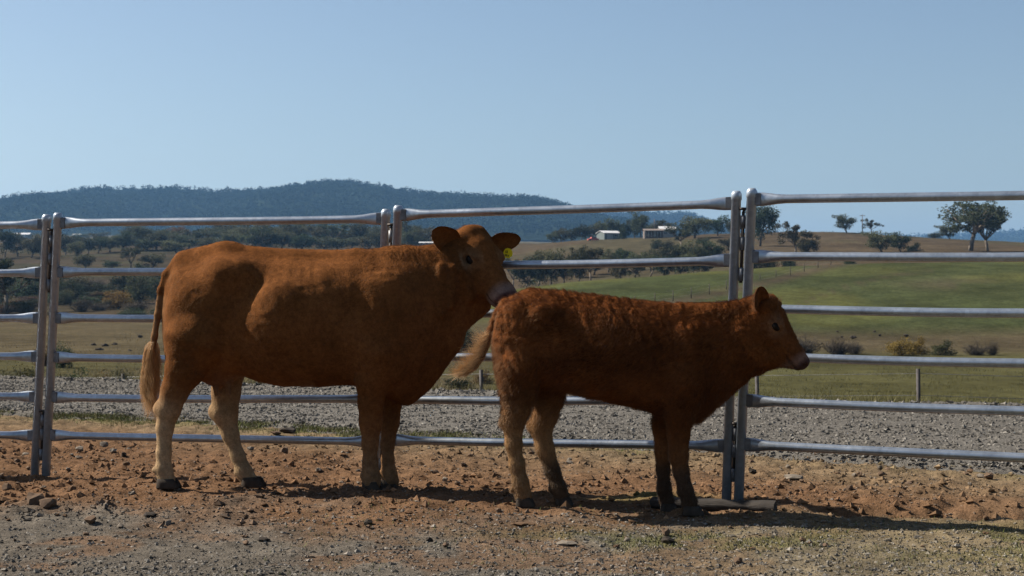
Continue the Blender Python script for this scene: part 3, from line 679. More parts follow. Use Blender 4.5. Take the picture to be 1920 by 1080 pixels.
def finish_animal(name, fr, fd, H, ears, colour, hairlen, hoofs, label, cat, nh, clump, seed, lift=.35):
    P, Q, T = fd.mesh()
    parts_V, parts_Q = [P], [Q]; n = len(P); earV0 = n
    for e in ears:
        V, q = ear_verts(*e); parts_V.append(V); parts_Q.append(q+n); n += len(V)
    V = np.vstack(parts_V); QQ = np.vstack(parts_Q)
    me = mesh_np(name, V, [QQ]+([T] if len(T) else []))
    me.update(); N = np.empty(len(V)*3, np.float32); me.vertex_normals.foreach_get('vector', N); N = N.reshape(-1, 3)
    # orientation check: outward normals point away from the middle on average
    c = V[:earV0].mean(0)
    if ((V[:earV0]-c)*N[:earV0]).sum() < 0: me.flip_normals(); N = -N
    # relief of the coat
    amp = clump(V)
    fq = 2.1 if name == 'calf' else 1.0
    Vw = V+.05*np.stack([noise3(V, 7, seed+60), noise3(V, 7, seed+64), noise3(V, 7, seed+68)], 1)+.02*np.stack([noise3(V, 19, seed+70), noise3(V, 19, seed+74), noise3(V, 19, seed+78)], 1)
    dis = amp*(noise3(Vw, 16*fq, seed)*.55+noise3(Vw, 36*fq, seed+7)*.45)
    if name == 'cow': dis = dis+.0035*noise3(V*np.array([26., 8., 3.5]), 1., seed+40)*sstep(.75, .95, V[:, 2])*np.exp(-((V[:, 0]-.15)/.35)**2)
    dis[earV0:] = 0
    V = V+N*dis[:, None]; me.vertices.foreach_set('co', V.astype(np.float32).ravel()); me.update()
    me.vertex_normals.foreach_get('vector', N.reshape(-1)) ; N = N.reshape(-1, 3)
    isear = np.zeros(len(V), bool); isear[earV0:] = True
    C = colour(V, isear, N); set_col(me, C)
    o = link(name, me, mat_skin, loc=(fr.X0, fr.Y0, 0), rotz=-fr.yaw); tag(o, label, cat)
    r = np.random.default_rng(seed)
    Tri = np.vstack([QQ[:, [0, 1, 2]], QQ[:, [0, 2, 3]]]+([T] if len(T) else []))
    i, u, v = sample_surface(V, Tri, nh, r)
    g = lambda A: A[Tri[i, 0]]*(1-u-v)[:, None]+A[Tri[i, 1]]*u[:, None]+A[Tri[i, 2]]*v[:, None]
    p = g(V); nn = g(N); nn /= np.linalg.norm(nn, axis=1)[:, None]+1e-9; ear = isear[Tri[i, 0]]
    hl = H.inv(p); onhead = np.clip(1-np.abs(hl[:, 0]-.2)/.3, 0, 1)*(np.abs(hl[:, 2]) < .16)*(hl[:, 1] > -.26)*(hl[:, 1] < .08)*(hl[:, 0] > -.05)
    comb = np.array([-.75, 0, -.65])[None]*np.ones((nh, 1)); low = p[:, 2] < hairlen['legz']
    comb[low] = [-.2, 0, -1.]
    comb = comb*(1-sstep(0, .3, onhead))[:, None]-H.f[None]*sstep(0, .3, onhead)[:, None]+noise3(p, 6, seed+3)[:, None]*np.array([.35, .1, -.25])+noise3(p+3, 19, seed+5)[:, None]*np.array([-.3, .2, .3])*hairlen['wild']
    t = comb-nn*(comb*nn).sum(1)[:, None]; t /= np.linalg.norm(t, axis=1)[:, None]+1e-6
    L = hairlen['f'](p, ear, hl, onhead)*(.6+.7*r.random(nh))
    k = 5; w = np.linspace(0, 1, k)[None, :, None]
    jit = r.normal(0, 1, (nh, 3))*.22*(1+hairlen['wild']*.5)
    rise = lift*(1+.5*noise3(p, 25, seed+9))[:, None, None]
    S = p[:, None]-nn[:, None]*.002+L[:, None, None]*((nn[:, None]*rise*(w*(1.5-.6*w)))+t[:, None]*(w**1.25)*.9+jit[:, None]*w**2*.7)
    hc = colour(p, ear, nn)*np.clip(1+.22*r.normal(0, 1, (nh, 1))+.2*noise3(p, 11, seed+2)[:, None], .45, 1.9)
    keep = ~((hl[:, 0] > .375) & (np.abs(hl[:, 2]) < .1) & (hl[:, 1] > -.125) & (hl[:, 1] < .1)) & ~((np.abs(hl[:, 0]-.158) < .03) & (np.abs(hl[:, 1]+.048) < .022) & (np.abs(hl[:, 2]) > .07) & (np.abs(hl[:, 2]) < .14))
    keep |= ear
    make_curves('coat', S[keep], np.full(int(keep.sum()), hairlen['r']), np.clip(hc[keep], 0, .9), mat_coat, o)
    # eyes
    for c in (-1, 1):
        bm = MB(); th = np.linspace(0, np.pi, 10)[:, None]; ph = np.linspace(0, 2*np.pi, 16, endpoint=False)[None]
        R = .0285*H.k
        Vs = np.stack([np.sin(th)*np.cos(ph), np.sin(th)*np.sin(ph), np.cos(th)+0*ph], -1).reshape(-1, 3)*R*np.array([1.1, .85, .9])
        ii = np.arange(9)[:, None]*16; jj = np.arange(16)[None]; kk = (jj+1) % 16
        Vw = H.p(.158, -.048, .092*c)+Vs[:, :1]*H.f+Vs[:, 1:2]*H.u+Vs[:, 2:3]*H.l
        bm.add(Vw, np.stack([ii+jj, ii+16+jj, ii+16+kk, ii+kk], -1).reshape(-1, 4)); bm.build('eye', mat_eye, o)
    for (px0, px1, pyb, hh, v, yaw) in hoofs:
        b = fr.p((px0+px1)/2, pyb, v); L = fr.m(px1-px0, px0, v); me_h = hoof_mesh(L, L*.8, fr.m(hh, px0, v)).mesh('hoof')
        link('hoof', me_h, mat_hoof, o, loc=b, rotz=math.radians(yaw))
    return o

# ---- the cow
st = np.array([  # column, top, bottom, row of greatest width, half width, sideways shift
    (308, 545, 650, 600, .035, 0), (318, 514, 690, 610, .10, 0), (345, 486, 705, 600, .165, 0), (392, 473, 705, 580, .215, 0), (430, 469, 708, 570, .245, 0),
    (455, 473, 706, 585, .245, 0), (490, 479, 716, 600, .275, 0), (540, 483, 724, 610, .31, 0), (600, 484, 725, 612, .32, 0), (655, 481, 722, 610, .29, 0),
    (710, 478, 742, 615, .25, 0), (760, 476, 754, 620, .225, 0), (800, 474, 732, 600, .185, .01), (832, 471, 690, 575, .15, .03),
    (858, 466, 645, 552, .122, .05), (880, 462, 612, 535, .10, .075), (900, 464, 597, 530, .082, .09), (916, 480, 582, 535, .055, .10)])
cS = np.array([CW.p(a, HOR)[0] for a in st[:, 0]]); ctop = [CW.p(a, b)[2] for a, b in st[:, :2]]; cbot = [CW.p(a, b)[2] for a, b in st[:, [0, 2]]]; czw = [CW.p(a, b)[2] for a, b in st[:, [0, 3]]]
fd = Field((-1.05, -.48, -.02), (1.25, .52, 1.55), .0105)
fd.loft(cS, ctop, cbot, czw, st[:, 4], st[:, 5])
for s_ in (-1, 1):
    fd.ell(CW.p(432, 512, .170*s_), (.10, .055, .060), .12)                       # hook bones
    fd.ell(CW.p(338, 530, .10*s_), (.05, .045, .05), .05)                        # pin bones
    fd.ell(CW.p(470, 552, .345*s_), (.095, .10, .12), .10, None, True)          # hollow before the hip
    fd.ell(CW.p(368, 600, .145*s_), (.165, .10, .24), .07)                       # thigh
    fd.ell(CW.p(727, 612, .17*s_), (.14, .07, .26), .12)                        # shoulder
    fd.ell(CW.p(662, 560, .34*s_), (.055, .075, .17), .08, None, True)             # groove behind the shoulder
    fd.ell(CW.p(530, 590, .26*s_), (.17, .075, .16), .10)                         # barrel
fd.cone(CW.p(345, 487), CW.p(425, 473), .035, .04, .09); fd.cone(CW.p(425, 477), CW.p(750, 487), .03, .03, .10)
fd.cone(CW.p(740, 486), CW.p(840, 478, .03), .045, .055, .07)                    # withers and crest
fd.cone(CW.p(760, 735), CW.p(850, 640, .02), .05, .045, .07)                     # dewlap
for pts, v0, v1, sq in ([(366, 640, 60), (348, 690, 37), (328, 733, 25), (316, 768, 22), (309, 802, 15.5), (307, 850, 13), (307, 880, 15), (312, 900, 17)], -.155, -.165, .9), \
                       ([(432, 630, 48), (428, 690, 31), (424, 735, 26), (421, 772, 24), (432, 815, 15), (446, 855, 12.5), (457, 884, 14.5), (466, 899, 16)], .15, .16, .9), \
                       ([(712, 660, 48), (698, 715, 30), (695, 755, 23), (695, 792, 20.5), (694, 832, 14.5), (694, 866, 13), (695, 890, 16), (697, 905, 17.5)], -.165, -.14, .9), \
                       ([(742, 690, 32), (736, 745, 20), (731, 792, 17), (727, 832, 12), (727, 862, 11), (729, 886, 13.5), (733, 902, 15.5)], .14, .12, .9):
    Pn, Rn = CW.legs(pts, v0, v1); fd.chain(Pn, Rn, .028, sq)
fd.ell(CW.p(299, 766, -.165), (.035, .03, .035), .03); fd.ell(CW.p(401, 772, .16), (.03, .028, .035), .03)      # points of the hocks
for px_, py_, v_ in ((291, 881, -.165), (444, 886, .16), (681, 892, -.14), (709, 888, .12)): fd.ell(CW.p(px_, py_, v_), (.017, .03, .017), .012)   # dew claws
fd.ell(CW.p(408, 690, .0), (.11, .12, .10), .05)                                  # udder
for px_, v_ in ((404, -.05), (428, -.045), (410, .05)): fd.cone(CW.p(px_, 715, v_), CW.p(px_+1, 741, v_), .02, .011, .02)
tail = [CW.p(*q) for q in ((330, 497), (314, 515, -.01), (303, 545, -.02), (296, 590, -.03), (290, 630, -.03), (285, 670, -.03), (284, 715, -.03))]
fd.chain(tail, [.032, .028, .022, .018, .017, .017, .012], .02)
HC = HeadFrame(CW, 891, 435, .12, (.198, -.222, -.305), 1.07)
fd.cone(HC.p(.0, -.09), CW.p(845, 520, .05), .10, .16, .06, .8)
head(fd, HC)
for q_ in ((828, 500, -.10, 826, 590, -.115), (848, 505, -.085, 846, 575, -.10), (866, 512, -.055, 884, 560, -.03)): fd.cone(CW.p(q_[0], q_[1], q_[2]), CW.p(q_[3], q_[4], q_[5]), .020, .016, .035)   # loose folds behind the jaw
def cow_len(p, ear, hl, oh):
    L = np.full(len(p), .013); L[p[:, 2] < .55] = .012; L = np.where(oh > .1, .010, L)
    crest = (p[:, 0] > .3) & (p[:, 2] > 1.22) & (oh < .1); L = np.where(crest, .026, L)
    return np.where(ear, .020, L)
def cow_col(p, ear, N):
    base = np.array([.118, .045, .0140])[None]*np.where(ear, 1.35, 1.)[:, None]*(1+.18*noise3(p, 5, 31))[:, None]
    pale = np.array([.30, .205, .115])
    z = p[:, 2]
    w_ = (1-sstep(.32, .68, z+.05*noise3(p, 9, 40)))*.95*(p[:, 0] < .0)                 # hind legs run out to cream
    w_ = np.maximum(w_, .35*(1-sstep(.1, .5, z))*(p[:, 0] > 0))
    w_ = np.maximum(w_, .55*(1-sstep(.6, .85, z))*sstep(-.12, .0, p[:, 1])*(p[:, 0] < -.2))
    w_ = np.maximum(w_, .35*(1-sstep(-.98, -.8, p[:, 0]))*(z < 1.1))
    C = base*(1-w_)[:, None]+pale*w_[:, None]
    red = sstep(1.2, 1.4, z)*.2; C = C*(1-red)[:, None]+np.array([.125, .041, .009])*red[:, None]
    ud = np.exp(-(((p-CW.p(408, 712))/[.10, .10, .07])**2).sum(1)); ud = np.clip(ud*1.3, 0, 1)*.8; C = C*(1-ud)[:, None]+np.array([.15, .065, .035])*ud[:, None]
    h = HC.inv(p); mz = sstep(.335, .40, h[:, 0]+.3*np.maximum(-.09-h[:, 1], 0)*0)*(np.abs(h[:, 2]) < .1)*(h[:, 1] > -.2)*(h[:, 1] < .1)
    C = C*(1-mz)[:, None]+np.array([.18, .115, .088])*mz[:, None]
    pad = sstep(.405, .43, h[:, 0])*(np.abs(h[:, 2]) < .1)*(h[:, 1] > -.11)*(h[:, 1] < .1); C = C*(1-pad)[:, None]+np.array([.070, .034, .028])*pad[:, None]
    dk = np.maximum(np.exp(-((h[:, 0]-.455)**2+(h[:, 1]+.045)**2+(np.abs(h[:, 2])-.042)**2)/.020**2), np.exp(-((h[:, 1]+.103)/.006)**2)*(h[:, 0] > .345)*(h[:, 0] < .46)*(np.abs(h[:, 2]) < .11)*.8); C = C*(1-.9*dk)[:, None]+np.array([.012, .008, .007])*(.9*dk)[:, None]
    er = np.exp(-((h[:, 0]-.158)**2+(h[:, 1]+.048)**2)/.045**2)*(np.abs(h[:, 2]) > .05)*(np.abs(h[:, 2]) < .15)*.6; C = C*(1-er)[:, None]+np.array([.25, .155, .085])*er[:, None]
    low = 1-sstep(.03, .12, z); C = C*(1-.55*low)[:, None]+np.array([.085, .055, .034])*(.55*low)[:, None]
    return np.clip(C, .01, .9)
cow = finish_animal('cow', CW, fd, HC,
    [(HC.p(.06, -.065, .095), HC.o+CW.loc(np.array([-.225, -.235, .0])), CW.loc(np.array([.50, -.80, -.30])), .150),
     (HC.p(.05, -.05, -.075), HC.o+CW.loc(np.array([.255, .10, -.035])), CW.loc(np.array([.15, -.80, -.45])), .135)],
    cow_col, dict(f=cow_len, legz=.62, wild=.5, r=.00055),
    COW_HOOFS,
    'large golden-brown cow with yellow ear tag, head turned over the calf\'s rump', 'cow', 70000, lambda V: np.where(V[:, 2] > .6, .0035, .001), 11, .22)
def switch(path, n, spread, L, col, parent, seed, name='tail_switch', r_=.0008, drop=(0, 0, -1), curl=.1):
    r = np.random.default_rng(seed); path = np.array(path); t = r.random(n)**.8*(len(path)-1); i = np.minimum(t.astype(int), len(path)-2); f = (t-i)[:, None]
    p = path[i]*(1-f)+path[i+1]*f; tan = path[i+1]-path[i]; tan /= np.linalg.norm(tan, axis=1)[:, None]
    cid = r.integers(0, 22, n); cang = r.random(22)*2*np.pi; clen = .6+.6*r.random(22); ang = cang[cid]+r.normal(0, .22, n); off = np.stack([np.cos(ang), np.sin(ang)*.8, 0*ang], 1)*(.25+.95*r.random(22))[cid][:, None]
    ln = L*clen[cid]*(.55+.55*r.random(n)); k = 7; w = np.linspace(0, 1, k)[None, :, None]
    d = tan[:, None]*(1-w)+np.array(drop)[None, None]*w
    loc = (r.normal(0, 1, (22, 3))[cid]*.9+r.normal(0, 1, (n, 3))*.4)[:, None]*curl
    S = p[:, None]+off[:, None]*(.010+spread*np.sin(np.pi*np.clip(w*.8+.1, 0, 1)))+ln[:, None, None]*w*(d+loc*w)
    C = np.array(col)[None]*np.clip(1+.25*r.normal(0, 1, (n, 1)), .4, 2)
    return make_curves(name, S, np.full(n, r_), C, mat_coat, parent)
switch([CW.p(*q) for q in ((288, 640, -.03), (284, 675, -.03), (282, 700, -.03))], 6500, .036, .21, (.42, .24, .10), cow, 5, curl=.17)
# yellow tag hanging in the far ear
tg = MB(); tb = HC.o+CW.loc(np.array([.186, .045, -.098])); e1 = CW.loc(np.array([1, .25, -.25])); e1 /= np.linalg.norm(e1); e2 = np.array([0, 0, -1.])-e1*(-e1[2]); e2 /= np.linalg.norm(e2); e3 = np.cross(e1, e2)
outl = [(-.030, 0), (-.012, -.012), (.012, -.012), (.034, .008), (.038, .036), (.020, .062), (-.022, .066), (-.036, .045), (-.037, .02)]
outl = [(a*.72, b*.72) for a, b in outl]
Vt = [tb+a*e1+b*e2+s_*.0016*e3 for s_ in (-1, 1) for a, b in outl]; nO = len(outl)
tg.add(Vt+[tb+.024*e2-.0016*e3, tb+.024*e2+.0016*e3], [[q, (q+1) % nO, nO+(q+1) % nO, nO+q] for q in range(nO)], [[2*nO, (q+1) % nO, q] for q in range(nO)]+[[2*nO+1, nO+q, nO+(q+1) % nO] for q in range(nO)])
mat_tag = simple('tag plastic', (.75, .55, .01), .45, 0, 8, .1); mat_ink = simple('tag ink', (.015, .012, .01), .6)
ear_tag = tg.build('ear_tag', mat_tag, cow, smooth=False); ear_tag['label'] = 'yellow plastic ear tag with black print'
pr = MB(); nside = e3 if (CW.wor(e3)-CW.wor(np.zeros(3)))[1] < 0 else -e3; Rm = np.stack([e1, e2, e3], 1)
for a, b, ha, hb in ((-.018, .016, .002, .009), (-.012, .019, .007, .002), (-.007, .016, .002, .011), (-.010, .037, .010, .0022), (-.008, .044, .010, .0022), (.008, .040, .0025, .006)):
    pr.box(tb+a*.8*e1+b*.8*e2+nside*.0022, (ha*.8, hb*.8, .0006), Rm)
pr.build('tag_print', mat_ink, ear_tag, smooth=False)

# ---- the calf
st = np.array([
    (928, 612, 690, 645, .03, 0), (938, 582, 722, 640, .085, 0), (962, 560, 733, 640, .14, 0), (1000, 549, 728, 640, .175, 0), (1050, 552, 732, 645, .185, 0),
    (1100, 559, 744, 655, .20, 0), (1160, 566, 756, 660, .205, 0), (1220, 573, 772, 664, .19, 0), (1265, 578, 786, 670, .17, 0),
    (1305, 582, 787, 672, .15, 0), (1342, 584, 758, 665, .13, 0), (1376, 582, 726, 650, .108, 0), (1405, 578, 703, 636, .09, -.005), (1428, 576, 695, 630, .075, -.01)])
cS = np.array([CF.p(a, HOR)[0] for a in st[:, 0]]); ctop = [CF.p(a, b)[2] for a, b in st[:, :2]]; cbot = [CF.p(a, b)[2] for a, b in st[:, [0, 2]]]; czw = [CF.p(a, b)[2] for a, b in st[:, [0, 3]]]
fd = Field((-1.12, -.36, -.02), (1.02, .36, 1.28), .009)
fd.loft(cS, ctop, cbot, czw, st[:, 4], st[:, 5])
for s_ in (-1, 1):
    fd.ell(CF.p(972, 640, .105*s_), (.13, .075, .20), .06)
    fd.ell(CF.p(1288, 690, .13*s_), (.10, .05, .20), .05)
    fd.ell(CF.p(1020, 590, .14*s_), (.06, .045, .05), .05)
    fd.ell(CF.p(957, 597, .07*s_), (.04, .04, .045), .05)
fd.cone(CF.p(985, 558), CF.p(1290, 586), .03, .03, .06); fd.cone(CF.p(1290, 590), CF.p(1420, 582), .04, .05, .06)
fd.cone(CF.p(1300, 768), CF.p(1385, 705), .04, .035, .06)
for pts, v0, v1, sq in ([(975, 690, 44), (972, 730, 34), (968, 765, 26), (962, 792, 20), (963, 832, 14.5), (969, 872, 13.5), (976, 906, 14.5), (981, 928, 16)], -.11, -.115, .9), \
                       ([(1035, 690, 36), (1031, 740, 27), (1022, 778, 23), (1014, 800, 20), (1022, 842, 16), (1036, 882, 13), (1047, 914, 13.5), (1053, 930, 14.5)], .10, .11, .9), \
                       ([(1285, 720, 40), (1275, 775, 27), (1272, 815, 20), (1272, 852, 17.5), (1277, 885, 13.5), (1285, 918, 13), (1293, 942, 15.5)], -.115, -.10, .9), \
                       ([(1250, 745, 26), (1242, 800, 18), (1244, 845, 15), (1243, 880, 11.5), (1245, 915, 12), (1250, 938, 14.5)], .10, .09, .9):
    Pn, Rn = CF.legs(pts, v0, v1); fd.chain(Pn, Rn, .025, sq)
HF = HeadFrame(CF, 1447, 564, -.02, (.182, -.075, -.290), .80)
fd.ell(CF.p(948, 790, -.115), (.028, .024, .03), .025); fd.ell(CF.p(996, 797, .11), (.024, .022, .03), .025)
for px_, py_, v_ in ((961, 918, -.115), (1033, 918, .11), (1274, 925, -.10), (1237, 920, .09)): fd.ell(CF.p(px_, py_, v_), (.013, .022, .014), .01)
fd.cone(CF.p(1405, 662, -.005), HF.p(.12, -.155), .085, .06, .05); fd.cone(CF.p(1412, 668, -.015), CF.p(1466, 673, -.045), .075, .045, .05)
ctail = [CF.p(*q) for q in ((968, 563, -.01), (947, 570, -.02), (931, 588, -.03), (920, 618, -.04), (911, 645, -.05), (901, 668, -.055), (889, 686, -.06), (872, 697, -.065))]
fd.chain(ctail, [.026, .023, .018, .015, .014, .013, .012, .010], .016)
fd.cone(HF.p(.02, -.10), CF.p(1395, 640, -.005), .085, .12, .05, .85)
head(fd, HF, True)
def calf_len(p, ear, hl, oh):
    L = .022+.008*noise3(p, 7, 77); L = np.where(p[:, 2] < .45, .012, L); L = np.where(oh > .1, .011, L)
    return np.where(ear, .024, L)
def calf_col(p, ear, N):
    base = np.array([.108, .036, .0105])[None]*np.where(ear, 1.35, 1.)[:, None]*(1+.2*noise3(p, 6, 51))[:, None]
    z = p[:, 2]; pale = np.array([.26, .155, .072])
    w_ = (1-sstep(.30, .70, z))*.75*(p[:, 0] < -.25); w_ = np.maximum(w_, .5*(1-sstep(-.95, -.72, p[:, 0]))*(z < .98)); w_ = np.maximum(w_, .3*(1-sstep(.1, .5, z))*(p[:, 0] > 0))
    C = base*(1-w_)[:, None]+pale*w_[:, None]
    leg_dark = (1-sstep(.20, .30, z))*np.where((p[:, 1] > 0) | (p[:, 0] > 0), .85, .25); C = C*(1-leg_dark)[:, None]+np.array([.040, .029, .021])*leg_dark[:, None]  # darker towards the hoofs, most on the front and far-side legs
    h = HF.inv(p); box = (np.abs(h[:, 2]) < .11)*(h[:, 1] > -.2)*(h[:, 1] < .1)
    mz = sstep(.35, .40, h[:, 0])*box*.7; C = C*(1-mz)[:, None]+np.array([.15, .095, .074])*mz[:, None]
    pad = sstep(.41, .435, h[:, 0])*box*(h[:, 1] > -.105); C = C*(1-pad)[:, None]+np.array([.055, .030, .026])*pad[:, None]
    dk = np.maximum(np.exp(-((h[:, 0]-.455)**2+(h[:, 1]+.045)**2+(np.abs(h[:, 2])-.042)**2)/.020**2), np.exp(-((h[:, 1]+.103)/.006)**2)*(h[:, 0] > .345)*(h[:, 0] < .46)*(np.abs(h[:, 2]) < .11)*.8); C = C*(1-.9*dk)[:, None]+np.array([.012, .008, .007])*(.9*dk)[:, None]
    er = np.exp(-((h[:, 0]-.158)**2+(h[:, 1]+.048)**2)/.058**2)*(np.abs(h[:, 2]) > .05)*(np.abs(h[:, 2]) < .15)*.55; C = C*(1-er)[:, None]+np.array([.24, .14, .08])*er[:, None]
    return np.clip(C, .008, .9)
calf = finish_animal('calf', CF, fd, HF,
    [(HF.p(.04, -.06, .08), HF.p(-.085, .02, .215), HF.f*.65+HF.u*.35+HF.l*.15, .115),
     (HF.p(.05, -.04, -.08), HF.p(.045, -.015, -.205), HF.f*.6+HF.u*.4, .095)],
    calf_col, dict(f=calf_len, legz=.5, wild=1.0, r=.0006),
    CALF_HOOFS,
    'shaggy red-brown calf standing in front of the cow', 'calf', 120000, lambda V: np.where(V[:, 2] > .5, .0068, .0012)*np.where(V[:, 0] > .75, .3, 1), 23, .5)
switch(ctail[3:], 4200, .016, .075, (.46, .28, .13), calf, 8, curl=.35, drop=(-.75, -.1, -.35))
# ------------------------------------------------------------------ trees and shrubs (unit height, shared meshes)
mat_bark = simple('gum bark', (.17, .14, .11), .9, 0, 9, .45); mat_bark_d = simple('dark bark', (.07, .055, .045), .9, 0, 9, .4)
LEAF = dict(gum=leaf_mat('gum leaves', (.050, .056, .029)), olive=leaf_mat('olive leaves', (.064, .063, .032)), dark=leaf_mat('dark leaves', (.028, .038, .019)),
            yellow=leaf_mat('autumn leaves', (.155, .105, .026), .2), twig=leaf_mat('bare twigs', (.070, .058, .044), .2, .1), bush=leaf_mat('bush leaves', (.055, .058, .026)),
            red=leaf_mat('rusty leaves', (.085, .050, .027)))
def tree_mesh(kind, seed):
    """-> (wood mesh, crown mesh) for a tree one unit high and about one unit wide"""
    r = np.random.default_rng(seed); wood = MB(); tips = []
    if kind == 'bush':
        for q in range(9):
            th = r.random()*6.28; e = np.array([.38*math.cos(th)*r.random(), .38*math.sin(th)*r.random(), .35+.45*r.random()]); wood.tube([[0, 0, -.03], e*.5+r.normal(0, .03, 3), e], [.02, .014, .006], 5); tips.append(e)
        C = np.array(tips+[[.36*math.cos(a)*(.4+.6*b), .36*math.sin(a)*(.4+.6*b), .06+.55*c*(1.1-.5*b)] for a, b, c in r.random((34, 3))*[6.28, 1, 1]]); R = .13+.09*r.random(len(C))
        V, Q = leaves(C, R, 75, .024, r, .85)
    elif kind == 'bare':
        V = []; Q = []; mb = MB()
        wood.tube([[0, 0, -.03], [.01, 0, .18]], [.03, .022], 6)
        for q in range(150):
            th = r.random()*6.28; k = r.random()**.6; e = np.array([.5*math.cos(th)*k, .5*math.sin(th)*k, .12+.85*r.random()**.7*(1-.45*k)]); m_ = e*.5+r.normal(0, .05, 3)
            mb.tube([[.12*math.cos(th), .12*math.sin(th), .0 if q % 2 else .12], m_, e], [.009, .006, .002], 4, False)
            for w_ in range(5):
                o_ = m_+(e-m_)*r.random(); mb.tube([o_, o_+r.normal(0, .09, 3)+[0, 0, .05]], [.004, .0015], 3, False)
        return wood.mesh('trunk'), mb.mesh('crown')
    else:
        lean = r.normal(0, .05, 2); fork = .22+.16*r.random(); base = np.array([[0, 0, -.04], [lean[0]*.4, lean[1]*.4, fork*.5], [lean[0], lean[1], fork]])
        wood.tube(base, [.034, .027, .023], 8)
        nb = 5 if kind == 'gum' else 6
        for q in range(nb):
            th = q*6.28/nb+r.normal(0, .35); out_ = (.20+.20*r.random()); top = .55+.36*r.random()
            e = np.array([lean[0]+out_*math.cos(th), lean[1]+out_*math.sin(th), top]); m_ = base[-1]*.5+e*.5+np.array([0, 0, -.03])+r.normal(0, .025, 3)
            wood.tube([base[-1], m_, e], [.018, .012, .005], 6); tips.append(e)
            for u in range(3):
                e2 = m_+(e-m_)*r.random()+np.array([r.normal(0, .11), r.normal(0, .11), .07*r.random()+.03]); wood.tube([m_, (m_+e2)/2+r.normal(0, .015, 3), e2], [.009, .006, .003], 5); tips.append(e2)
        C = np.array(tips)
        if kind == 'crowned':
            g = r.normal(0, 1, (70, 3)); g /= np.linalg.norm(g, axis=1)[:, None]; C = np.vstack([C, np.array([lean[0], lean[1], .64])+g*np.array([.40, .40, .30])*(.55+.45*r.random((70, 1)))]); C = C[C[:, 2] > .26]; R = .05+.06*r.random(len(C)); V, Q = leaves(C, R, 58, .0165, r, .8)
        elif kind == 'gum':
            C = np.vstack([C, C+r.normal(0, .065, C.shape)]); R = .07+.06*r.random(len(C)); V, Q = leaves(C, R, 95, .019, r, .75)
        else:      # dense crown
            g = r.normal(0, 1, (34, 3)); g /= np.linalg.norm(g, axis=1)[:, None]; C = np.vstack([C, np.array([lean[0], lean[1], .53])+g*np.array([.38, .38, .36])*(.5+.5*r.random((34, 1)))]); R = .09+.07*r.random(len(C)); V, Q = leaves(C, R, 70, .022, r, .8)
    return wood.mesh('trunk'), mesh_np('crown', V, Q, False)
TM = {}
for kind, nvar in (('gum', 7), ('dense', 6), ('bush', 5), ('bare', 3), ('crowned', 2)):
    TM[kind] = [tree_mesh(kind, 900+17*q+len(kind)) for q in range(nvar)]
_tc = {}
CROWN = {}
def plant(name, kind, leaf, px, py, hpx, wpx, label, cat, group=None, D=None, rng_=(60, 900), var=None, rot=None):
    """stand a tree so that its foot, height and width fall at these photo places"""
    if D is None: D = far_hit(px, py, *rng_)
    X = (px-960)/F*D; z = float(far_z(X, D)); zt = EYE-(py-hpx-HOR)*D/F
    h = max(zt-z, .3); w_ = wpx*D/F*(1.15 if kind in ('bush', 'bare') else 1.22)
    k = (kind, leaf); n = _tc[k] = _tc.get(k, -1)+1
    wood, crown = TM[kind][(n if var is None else var) % len(TM[kind])]
    t = empty(name, (X, D, z-.02*h)); tag(t, label, cat, group)
    t.rotation_euler = (0, 0, float(rot if rot is not None else (n*2.399) % 6.283)); t.scale = (w_, w_, h*1.03)
    key = (crown.name, leaf)
    if key not in CROWN: m_ = crown.copy(); m_.materials.clear(); m_.materials.append(LEAF[leaf]); CROWN[key] = m_
    link('trunk', wood, mat_bark if leaf in ('gum', 'olive') else mat_bark_d, t); link('crown', CROWN[key], None, t)
    return t
ORD = 'first second third fourth fifth sixth seventh eighth ninth tenth eleventh twelfth thirteenth fourteenth fifteenth sixteenth seventeenth eighteenth nineteenth twentieth twenty-first twenty-second twenty-third'.split()
SCRUB = ['low dark', 'low olive', 'round dark', 'grey upper', 'upper olive', 'tall dark', 'tall grey', 'dark rump-side', 'grey rump-side', 'broad dark', 'broad grey', 'flat dark', 'border-side grey']
G = lambda *a, **k: plant('gum_tree', 'gum', *a, **k); T_ = lambda *a, **k: plant('tree', 'dense', *a, **k); B_ = lambda *a, **k: plant('bush', 'bush', *a, **k); S_ = lambda *a, **k: plant('bare_shrub', 'bare', *a, **k)
# right: the skyline
plant('gum_tree', 'crowned', 'gum', 1819, 470, 100, 128, 'largest gum tree on the skyline, thick forked trunk, airy crown', 'tree', D=470, rot=.6)
plant('gum_tree', 'crowned', 'gum', 1852, 471, 94, 78, 'gum whose crown merges into the right side of the largest gum', 'tree', D=476, rot=2.2)
T_('bush', 1782, 443, 22, 46, 'low yellow-green tree on the skyline beside the largest gum', 'tree', D=640)
B_('dark', 1752, 443, 11, 30, 'low dark shrub on the skyline, leftmost beside the largest gum', 'bush', D=645)
T_('gum', 1588, 441, 40, 44, 'round lone tree on the skyline beside the power pole', 'tree', D=640)
G('gum', 1634, 437, 28, 30, 'small thin tree just right of the power pole', 'tree', D=645)
T_('olive', 1655, 478, 46, 62, 'pale olive tree below the power pole, above the second rail', 'tree', D=452)
T_('dark', 1690, 478, 44, 46, 'darker crown joined to the pale olive tree\'s right', 'tree', D=458)
B_('dark', 1712, 474, 24, 36, 'small dark tree with shadow at the end of the olive pair', 'tree', D=455)
G('olive', 1492, 484, 70, 58, 'tall loose tree just right of the two tallest posts, pale crown', 'tree', D=440)
T_('bush', 1512, 484, 40, 44, 'low green tree leaning out from under the tall loose tree', 'tree', D=436)
T_('dark', 1425, 462, 88, 62, 'tall dark gum seen behind the two right-hand posts', 'tree', D=520)
G('gum', 1440, 430, 30, 44, 'high side crown reaching right from behind the right-hand posts', 'tree', D=610)
